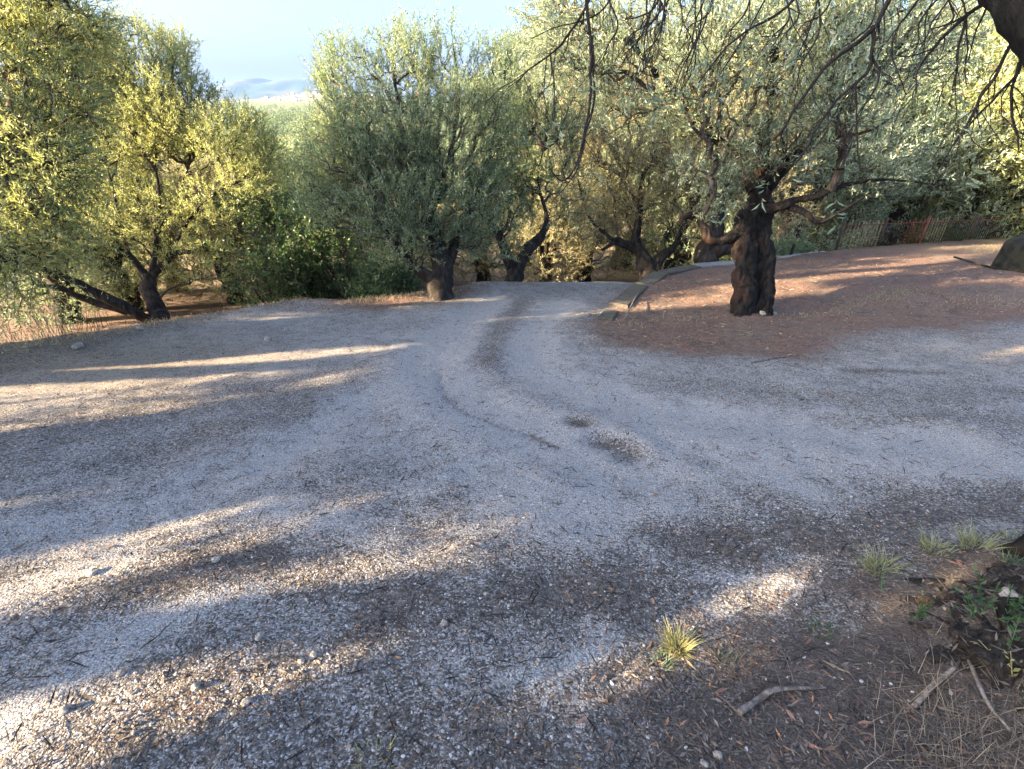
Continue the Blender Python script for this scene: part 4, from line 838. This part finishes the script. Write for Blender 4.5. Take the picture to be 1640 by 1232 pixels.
# ------------------------------------------------------------------ grass tufts and weeds
def blades(n, rad, h, r, lean=.5, wd=.0022, segs=4):
    a = r.random(n)*6.283; rr = rad*np.sqrt(r.random(n)); b = np.stack([np.cos(a)*rr, np.sin(a)*rr, np.zeros(n)-.005], -1)
    d = norm(np.stack([np.cos(a)*lean+.3*r.normal(size=n), np.sin(a)*lean+.3*r.normal(size=n), np.ones(n)], -1)); hh = h*(.25+.85*r.random(n)**1.4)
    sd_ = norm(np.cross(d, np.array([0, 0, 1.0])+.3*r.normal(size=(n, 3)))); out = []
    hor = d*[1, 1, 0]
    for k in range(segs+1):
        t = k/segs; c = b+d*(hh*t)[:, None]+hor*(hh*t*t*.5)[:, None]-np.array([0, 0, 1])*(hh*t*t*.18*lean)[:, None]; ww = wd*(1-t*.9)
        out += [c-sd_*ww, c+sd_*ww]
    V = np.stack(out, 1); m = V.shape[1]; base = np.arange(n)[:, None]*m; Q = np.concatenate([base+np.array([[2*k, 2*k+1, 2*k+3, 2*k+2]]) for k in range(segs)])
    return V.reshape(-1, 3), Q
for i, (px, py, rad, h, n, mat, lab) in enumerate([
        (1085, 1042, .035, .115, 260, 'grass_gold', 'sunlit yellow green grass tuft alone on the litter'), (1400, 930, .06, .13, 300, 'grass_pale', 'leftmost of three grey green grass tufts, before the root mound'), (1478, 912, .055, .09, 220, 'grass_pale', 'middle and lowest of the three grey green grass tufts'),
        (1545, 908, .07, .12, 220, 'grass_pale', 'right hand tuft of the three grey green grasses'), (1610, 885, .06, .12, 70, 'grass_pale', 'sparse pale tuft close to the right margin'), (600, 1222, .06, .06, 60, 'grass_gold', 'tiny grass tuft at the bottom edge left of centre'),
        (1055, 1068, .05, .05, 50, 'weed', 'little dull green weed left of the sunlit tuft'), (1160, 1062, .04, .05, 40, 'weed', 'little green weed right of the sunlit tuft'), (1590, 960, .04, .12, 60, 'weed', 'yellow green weed behind the dark root mound'), (1310, 1020, .04, .08, 40, 'weed', 'faint green weed left of the root mound')]):
    x, y, z = gp(px, py, 0); r = np.random.default_rng(700+i); v, q = blades(n, rad*.9, h*.8, r)
    tagobj(mesh_np('grass_tuft' if 'weed' not in lab else 'weed', v, [q], M[mat], loc=(x, y, z)), lab, 'grass' if 'weed' not in lab else 'weed', 'small plants at the lower right')
def herb(px, py, s, n, seed, lab, mat='weed', h0=.0):
    r = np.random.default_rng(seed); x, y, z = gp(px, py, h0); cr = MB(); st = MB(); b = np.stack([s*.5*r.normal(size=n), s*.5*r.normal(size=n), np.zeros(n)], -1)
    d = norm(np.stack([.6*r.normal(size=n), .6*r.normal(size=n), np.ones(n)], -1)); root = empty('leafy_weed', (x, y, z))
    edges_tubes(st, b, b+d*s*1.3, np.full(n, .0025), np.full(n, .001), 4); leaves(cr, b, d, 12, s*1.35, r, (.02*s/.12, .04*s/.12), .4, .3)
    st.build('stems', M[mat], root); cr.build('leaves', M[mat], root); tagobj(root, lab, 'weed', 'leafy weeds')
herb(1555, 1030, .10, 14, 1, 'bushy green weed growing on the dark root mound'); herb(1625, 1075, .11, 10, 2, 'green weed at the right margin below the pale violet rock'); herb(1455, 1010, .06, 8, 3, 'small green weed at the left foot of the root mound')
herb(1640, 1150, .1, 10, 4, 'yellowish weed at the right margin near the bottom', 'grass_gold')
for i, (px, py, t, lab) in enumerate([(60, 545, 6.2, 'yellow green leafy weed below the yard rim at far left'), (100, 490, 7.2, 'bright weed under the dark bent limbs'), (25, 520, 6.0, 'grey green weed at the left margin')]):
    q = P(px, py, t); z = float(H(q[0], q[1])); r = np.random.default_rng(720+i); n = 40; hh = max(.3, q[2]-z+.15); root = empty('leafy_weed', (q[0], q[1], z))
    b = np.stack([.25*r.normal(size=n), .25*r.normal(size=n), np.zeros(n)], -1); d = norm(np.stack([.25*r.normal(size=n), .25*r.normal(size=n), np.ones(n)], -1)); st = MB(); cr = MB()
    edges_tubes(st, b, b+d*hh, np.full(n, .006), np.full(n, .002), 4); leaves(cr, b+d*hh*.3, d, 16, hh*.75, r, (.06, .10), .25, .3)
    st.build('stems', M['branch'], root); cr.build('leaves', M['olive_gold' if i < 2 else 'olive'], root); tagobj(root, lab, 'weed', 'leafy weeds')

# ------------------------------------------------------------------ ground litter: leaves, chips, dry grass (uncountable)
def scatter(n, r, dmin, dmax, power, amin=-1.15, amax=1.15):
    d = (dmin**power+(dmax**power-dmin**power)*r.random(n))**(1/power); a = amin+(amax-amin)*r.random(n)
    return np.sin(a)*d, np.cos(a)*d
def litter(name, n, seed, mat, accept, ll, wr, dmax, power, label, curl=.25, up=.12):
    r = np.random.default_rng(seed); x, y = scatter(n, r, .5, dmax, power); k = accept(x, y, r); x, y = x[k], y[k]; n = len(x)
    z = H(x, y)+.003; a = r.random(n)*6.283; l = ll[0]+(ll[1]-ll[0])*r.random(n)
    d = np.stack([np.cos(a), np.sin(a)*1, up*r.normal(size=n)-.15*np.sin(a)], -1); s = np.stack([-np.sin(a), np.cos(a), .35*r.normal(size=n)-.15*np.cos(a)], -1)
    p = np.stack([x, y, z+.004*r.random(n)], -1); wd = (l*wr*.5*(.7+.6*r.random(n)))[:, None]; l = l[:, None]; cz = np.array([0, 0, 1.0])*(curl*l*r.random((n, 1)))
    V = np.stack([p-d*l/2, p-s*wd-cz*.2+[0, 0, .002], p+d*l/2+cz*.5, p+s*wd+cz*.3], 1).reshape(-1, 3)
    o = mesh_np(name, V, [np.arange(n*4).reshape(-1, 4)], M[mat]); return tagobj(o, label, kind='stuff')
def acc_gravel(x, y, r):
    wm, nd_, dm, g = masks(x, y); return r.random(len(x)) < np.clip(1.0-1.05*wm+.35*nd_, .05, 1)*(poly_sd(x, y, YARD) < 0)
def acc_needle(x, y, r):
    wm, nd_, dm, g = masks(x, y); return (r.random(len(x)) < np.clip(nd_*1.1, 0.02, 1)*(.12+.88*sstep(2.2, 4.0, np.hypot(x, y))))*(poly_sd(x, y, YARD) < .1)
def acc_near(x, y, r): return (r.random(len(x)) < np.clip(masks(x, y)[1], 0, 1))*(x > 0)
litter('leaf_litter', 95000, 801, 'litter', acc_gravel, (.012, .034), .24, 9, 1.1, 'fallen olive leaves scattered over the gravel')
litter('needle_litter', 110000, 802, 'litter_warm', acc_needle, (.02, .06), .18, 15, 1.5, 'reddish fallen leaves and needles on the bank')
litter('grey_litter', 30000, 806, 'litter', acc_near, (.012, .045), .14, 4, 1.2, 'grey brown dead leaves under the near olive')
litter('dry_straw', 34000, 803, 'straw', acc_needle, (.03, .11), .03, 12, 1.0, 'dry straw and grass stems on the litter', .3, .25)
litter('twig_litter', 9000, 805, 'twig_dark', lambda x, y, r: (r.random(len(x)) < .8)*(poly_sd(x, y, YARD) < 0), (.03, .11), .045, 9, 1.3, 'thin dark fallen twiglets on the gravel', .1, .1)
def pebbles(name, n, seed, accept, smin, smax, dmax, power, mat, label):
    r = np.random.default_rng(seed); x, y = scatter(n, r, .45, dmax, power); k = accept(x, y, r); x, y = x[k], y[k]; n = len(x); z = H(x, y)
    s = smin+(smax-smin)*r.random(n)**3; a = r.random(n)*6.28; v = ICO[None]*(1+.25*r.normal(size=(n, len(ICO), 1)))*(np.stack([np.ones(n), .55+.4*r.random(n), .35+.35*r.random(n)], -1)*s[:, None])[:, None]
    ca, sa = np.cos(a)[:, None], np.sin(a)[:, None]; v = np.stack([v[..., 0]*ca-v[..., 1]*sa, v[..., 0]*sa+v[..., 1]*ca, v[..., 2]], -1)+np.stack([x, y, z+s*.1], -1)[:, None]
    f = (ICOF[None]+(np.arange(n)*len(ICO))[:, None, None]).reshape(-1, 3); return tagobj(mesh_np(name, v.reshape(-1, 3), [f], mat), label, kind='stuff')
def chip_mat():
    t = NT('gravel_chip'); g = t.n('NewGeometry'); rn = g.outputs['Random Per Island']; w_ = t.n('TexWhiteNoise', {'W': rn}, noise_dimensions='1D').outputs[0]
    c = t.mix(rn, (.22, .20, .18), (.56, .51, .46)); c = t.mix(t.math('GREATER_THAN', w_, .82), c, (.42, .27, .17)); c = t.mix(t.math('LESS_THAN', w_, .2), c, (.12, .105, .095))
    t.t.links.new(t.n('BsdfPrincipled', {'Base Color': c, 'Roughness': .9, 'Specular IOR Level': .2}).outputs[0], t.out.inputs[0]); return t.m
M['chip'] = chip_mat()
pebbles('gravel_chips', 24000, 804, lambda x, y, r: r.random(len(x)) < .25+.75*(poly_sd(x, y, GRAVEL) < 0), .0022, .0085, 4.5, 1.3, M['chip'], 'loose limestone chips on the yard')
# dry grass at the rims and on the bank
def grass_patch(name, spots, n, h, seed, mat, label, onb=True):
    r = np.random.default_rng(seed); VV = []; QQ = []; k0 = 0
    for pts, wd, frac in spots:
        q = np.array([G(*p, z0=.2) if onb else G(*p) for p in pts]); m = int(n*frac); t = r.random(m)*(len(q)-1); i = np.minimum(t.astype(int), len(q)-2); c = q[i]+(q[i+1]-q[i])*(t-i)[:, None]+r.normal(size=(m, 2))*wd
        v, f = blades(m, .0, h, r, .8 if h > .12 else .45, .0028 if h < .12 else .0016, 3); v = v.reshape(m, -1, 3)+np.stack([c[:, 0], c[:, 1], H(c[:, 0], c[:, 1])], -1)[:, None]
        VV.append(v.reshape(-1, 3)); QQ.append(f+k0); k0 += VV[-1].shape[0]
    return tagobj(mesh_np(name, np.concatenate(VV), [np.concatenate(QQ)], M[mat]), label, kind='stuff')
grass_patch('dry_grass', [([(1000, 510), (1080, 500), (1150, 496)], .12, .15), ([(1250, 500), (1340, 490), (1460, 468)], .12, .3), ([(1470, 482), (1560, 478), (1650, 482)], .25, .35), ([(1260, 430), (1420, 440), (1600, 450)], .3, .2)], 1700, .06, 811, 'grass_dry', 'short dry grass in streaks on the bank')
grass_patch('green_grass', [([(1390, 478), (1460, 470)], .10, .25), ([(1560, 415), (1640, 405)], .5, .75)], 800, .09, 812, 'grass_pale', 'thin green grass on the bank near the fence')
grass_patch('rim_grass', [([(20, 585), (150, 560), (260, 537)], .14, .3), ([(260, 537), (400, 510), (490, 497)], .10, .25), ([(560, 500), (650, 490), (740, 484)], .10, .45)], 2000, .09, 813, 'grass_dry', 'dry grass along the rim of the yard', False)
grass_patch('root_grass', [([(1400, 1190), (1520, 1170), (1640, 1160)], .12, .5), ([(1450, 1235), (1640, 1215)], .08, .5)], 900, .125, 814, 'straw', 'dry straw stems in the lower right corner', False)

# ------------------------------------------------------------------ far land: wood, town, mountain
def far_wood():
    r = np.random.default_rng(900); mb = MB(); n = 900
    t = 45+800*r.random(n)**1.4; X_ = -.57+.28*r.random(n); X_[700:] = -1.3+2.6*r.random(n-700)
    x = X_*t; y = np.sqrt(np.maximum(t*t*1.2-0*x, 1))
    fld = fbm(x*.012, y*.012, o=2, s=55); keep = fld < .12; x, y, t = x[keep], y[keep], t[keep]; z = H(x, y)
    for i in range(len(x)):
        h = (3.5+4*r.random()); m = 110; d = norm(r.normal(size=(m, 3))); rad = (.6+.5*r.random(m))[:, None]
        c = np.array([x[i], y[i], z[i]+h*.55])+d*rad*np.array([h*.5, h*.5, h*.45]); sz = h*.085; u = norm(r.normal(size=(m, 3))); v_ = norm(np.cross(u, r.normal(size=(m, 3))))
        V = np.stack([c-u*sz, c-v_*sz*.6, c+u*sz, c+v_*sz*.6], 1).reshape(-1, 3); mb.add(V, np.arange(m*4).reshape(-1, 4))
    tagobj(mb.build('distant_wood', M['far_leaf']), 'far off trees scattered over the valley slope', kind='stuff')
far_wood()
def ridge_mat():
    t = NT('mountain_scrub'); p = t.pos(); n = t.noise(p, .006, 7, .65); c = t.mix(t.ramp(n, .4, .65), (.03, .05, .035), (.08, .08, .065))
    t.t.links.new(t.n('BsdfPrincipled', {'Base Color': c, 'Roughness': 1.0, 'Specular IOR Level': 0.0}).outputs[0], t.out.inputs[0]); return t.m
def pxz(px, py, y):              # world point at distance y for far outlines
    d = FW+RT*((px-820)/F)+UP*(-(py-616)/F); k = y/d[1]; return CAM+d*k
def mountains():
    yc = 3300.0; sky_line = [(-900, 148), (-300, 152), (100, 150), (250, 152), (345, 145), (370, 139), (385, 132), (397, 128), (408, 125.5), (418, 126), (432, 130), (442, 131.5), (452, 129), (464, 127), (475, 128), (490, 130), (510, 130.5), (540, 138), (580, 146), (700, 155), (1000, 156), (1700, 158)]
    pts = np.array([pxz(a, b, yc) for a, b in sky_line]); xs_ = np.linspace(pts[0, 0], pts[-1, 0], 420); top = np.interp(xs_, pts[:, 0], pts[:, 2]); v = np.linspace(-1, 1, 60)
    Xm, Vm = np.meshgrid(xs_, v); pr = np.exp(-(Vm*1.8)**2); zb = 15.0
    spur = 1+.22*(1-pr)*fbm(Xm*.006, Vm*3, o=4, s=66)*2
    Zm = zb+(top[None]-zb)*pr*spur+14*pr*(.4-np.abs(fbm(Xm*.013, Vm*7, o=4, s=67)))*(1-.5*pr)+2.5*pr*fbm(Xm*.03, Vm*8, o=3, s=68)
    Vv = np.stack([Xm, yc+Vm*750, Zm], -1).reshape(-1, 3); idx = np.arange(Xm.size).reshape(Xm.shape); Q = np.stack([idx[:-1, :-1], idx[:-1, 1:], idx[1:, 1:], idx[1:, :-1]], -1).reshape(-1, 4)
    tagobj(mesh_np('mountains', Vv, [Q], ridge_mat(), smooth=True), 'blue hazy mountain ridge with two low summits', kind='structure')
mountains()
def town_hill():
    y0 = 1500.; cx = pxz(530, 150, y0)[0]; cz = pxz(530, 149, y0)[2]; n = 60; u = np.linspace(-1, 1, n); U, W_ = np.meshgrid(u, u)
    Hh = lambda a, b: np.exp(-(a*1.7)**2-(b*1.9)**2)
    base = 8.0; Zt = base-6+(cz-base+6)*Hh(U, W_)+1.2*fbm(U*6, W_*6, o=3, s=71)*Hh(U, W_); V_ = np.stack([cx+U*330, y0+W_*260, Zt], -1).reshape(-1, 3); idx = np.arange(n*n).reshape(n, n)
    Q = np.stack([idx[:-1, :-1], idx[:-1, 1:], idx[1:, 1:], idx[1:, :-1]], -1).reshape(-1, 4)
    m = simple_mat('dry_hill', (.10, .095, .055), (.19, .16, .10), .05, 1.0, bump=0)
    tagobj(mesh_np('town_hill', V_, [Q], m, smooth=True), 'low dry hill carrying the far pale town', kind='structure')
    r = np.random.default_rng(77); w8, r8 = MB(), MB()
    w_, d_, h_ = 4.5, 3.5, 3.4
    w8.add([(-w_, -d_, -1), (w_, -d_, -1), (w_, d_, -1), (-w_, d_, -1), (-w_, -d_, h_), (w_, -d_, h_), (w_, d_, h_), (-w_, d_, h_), (-w_, 0, h_+1.3), (w_, 0, h_+1.3)],
           [(0, 1, 5, 4), (1, 2, 6, 5), (2, 3, 7, 6), (3, 0, 4, 7)], [(4, 7, 8), (5, 9, 6)])
    e = .4; r8.add([(-w_-e, -d_-e, h_-.1), (w_+e, -d_-e, h_-.1), (w_+e, 0, h_+1.5), (-w_-e, 0, h_+1.5), (-w_-e, d_+e, h_-.1), (w_+e, d_+e, h_-.1)], [(0, 1, 2, 3), (3, 2, 5, 4)])
    root = None; cnt = 0
    while cnt < 64:
        a = r.normal()*.42-.12; b = -.75*r.random()+.05
        if Hh(a, b) < .10 or abs(a) > .95: continue
        x, y = cx+a*330, y0+b*260; z = base-6+(cz-base+6)*float(Hh(a, b)); s = .55+.45*r.random()
        if root is None:
            root = empty('house', (x, y, z)); tagobj(root, 'tiny pale house with tiled roof in the far hill town', 'house', 'houses of the far hill town')
            w8.build('wall', M['house'], root); r8.build('roof', M['tile'], root); c = root
        else:
            c = root.copy(); COL.objects.link(c); c.location = (x, y, z)
            for ch in root.children:
                k = ch.copy(); COL.objects.link(k); k.parent = c
        c.rotation_euler = (0, 0, r.random()*.9-.4); c.scale = (s, s, s*(.8+.6*r.random())); cnt += 1
town_hill()
# ------------------------------------------------------------------ air
def haze():
    zt = 175.; zb = -60.; bm = bmesh.new(); bmesh.ops.create_cube(bm, size=1); me = bpy.data.meshes.new('haze'); bm.to_mesh(me); bm.free()
    o = bpy.data.objects.new('haze', me); COL.objects.link(o); o.scale = (15200, 8000, zt-zb); o.location = (0, 3600, (zt+zb)/2); o['kind'] = 'stuff'; o['label'] = 'pale morning haze over the valley'
    m = bpy.data.materials.new('haze'); m.use_nodes = True; nt = m.node_tree; nt.nodes.clear(); out = nt.nodes.new('ShaderNodeOutputMaterial'); v = nt.nodes.new('ShaderNodeVolumePrincipled')
    v.inputs['Color'].default_value = (.34, .54, 1, 1); v.inputs['Density'].default_value = .00008; v.inputs['Anisotropy'].default_value = 0.0; nt.links.new(v.outputs[0], out.inputs['Volume']); me.materials.append(m)
haze()
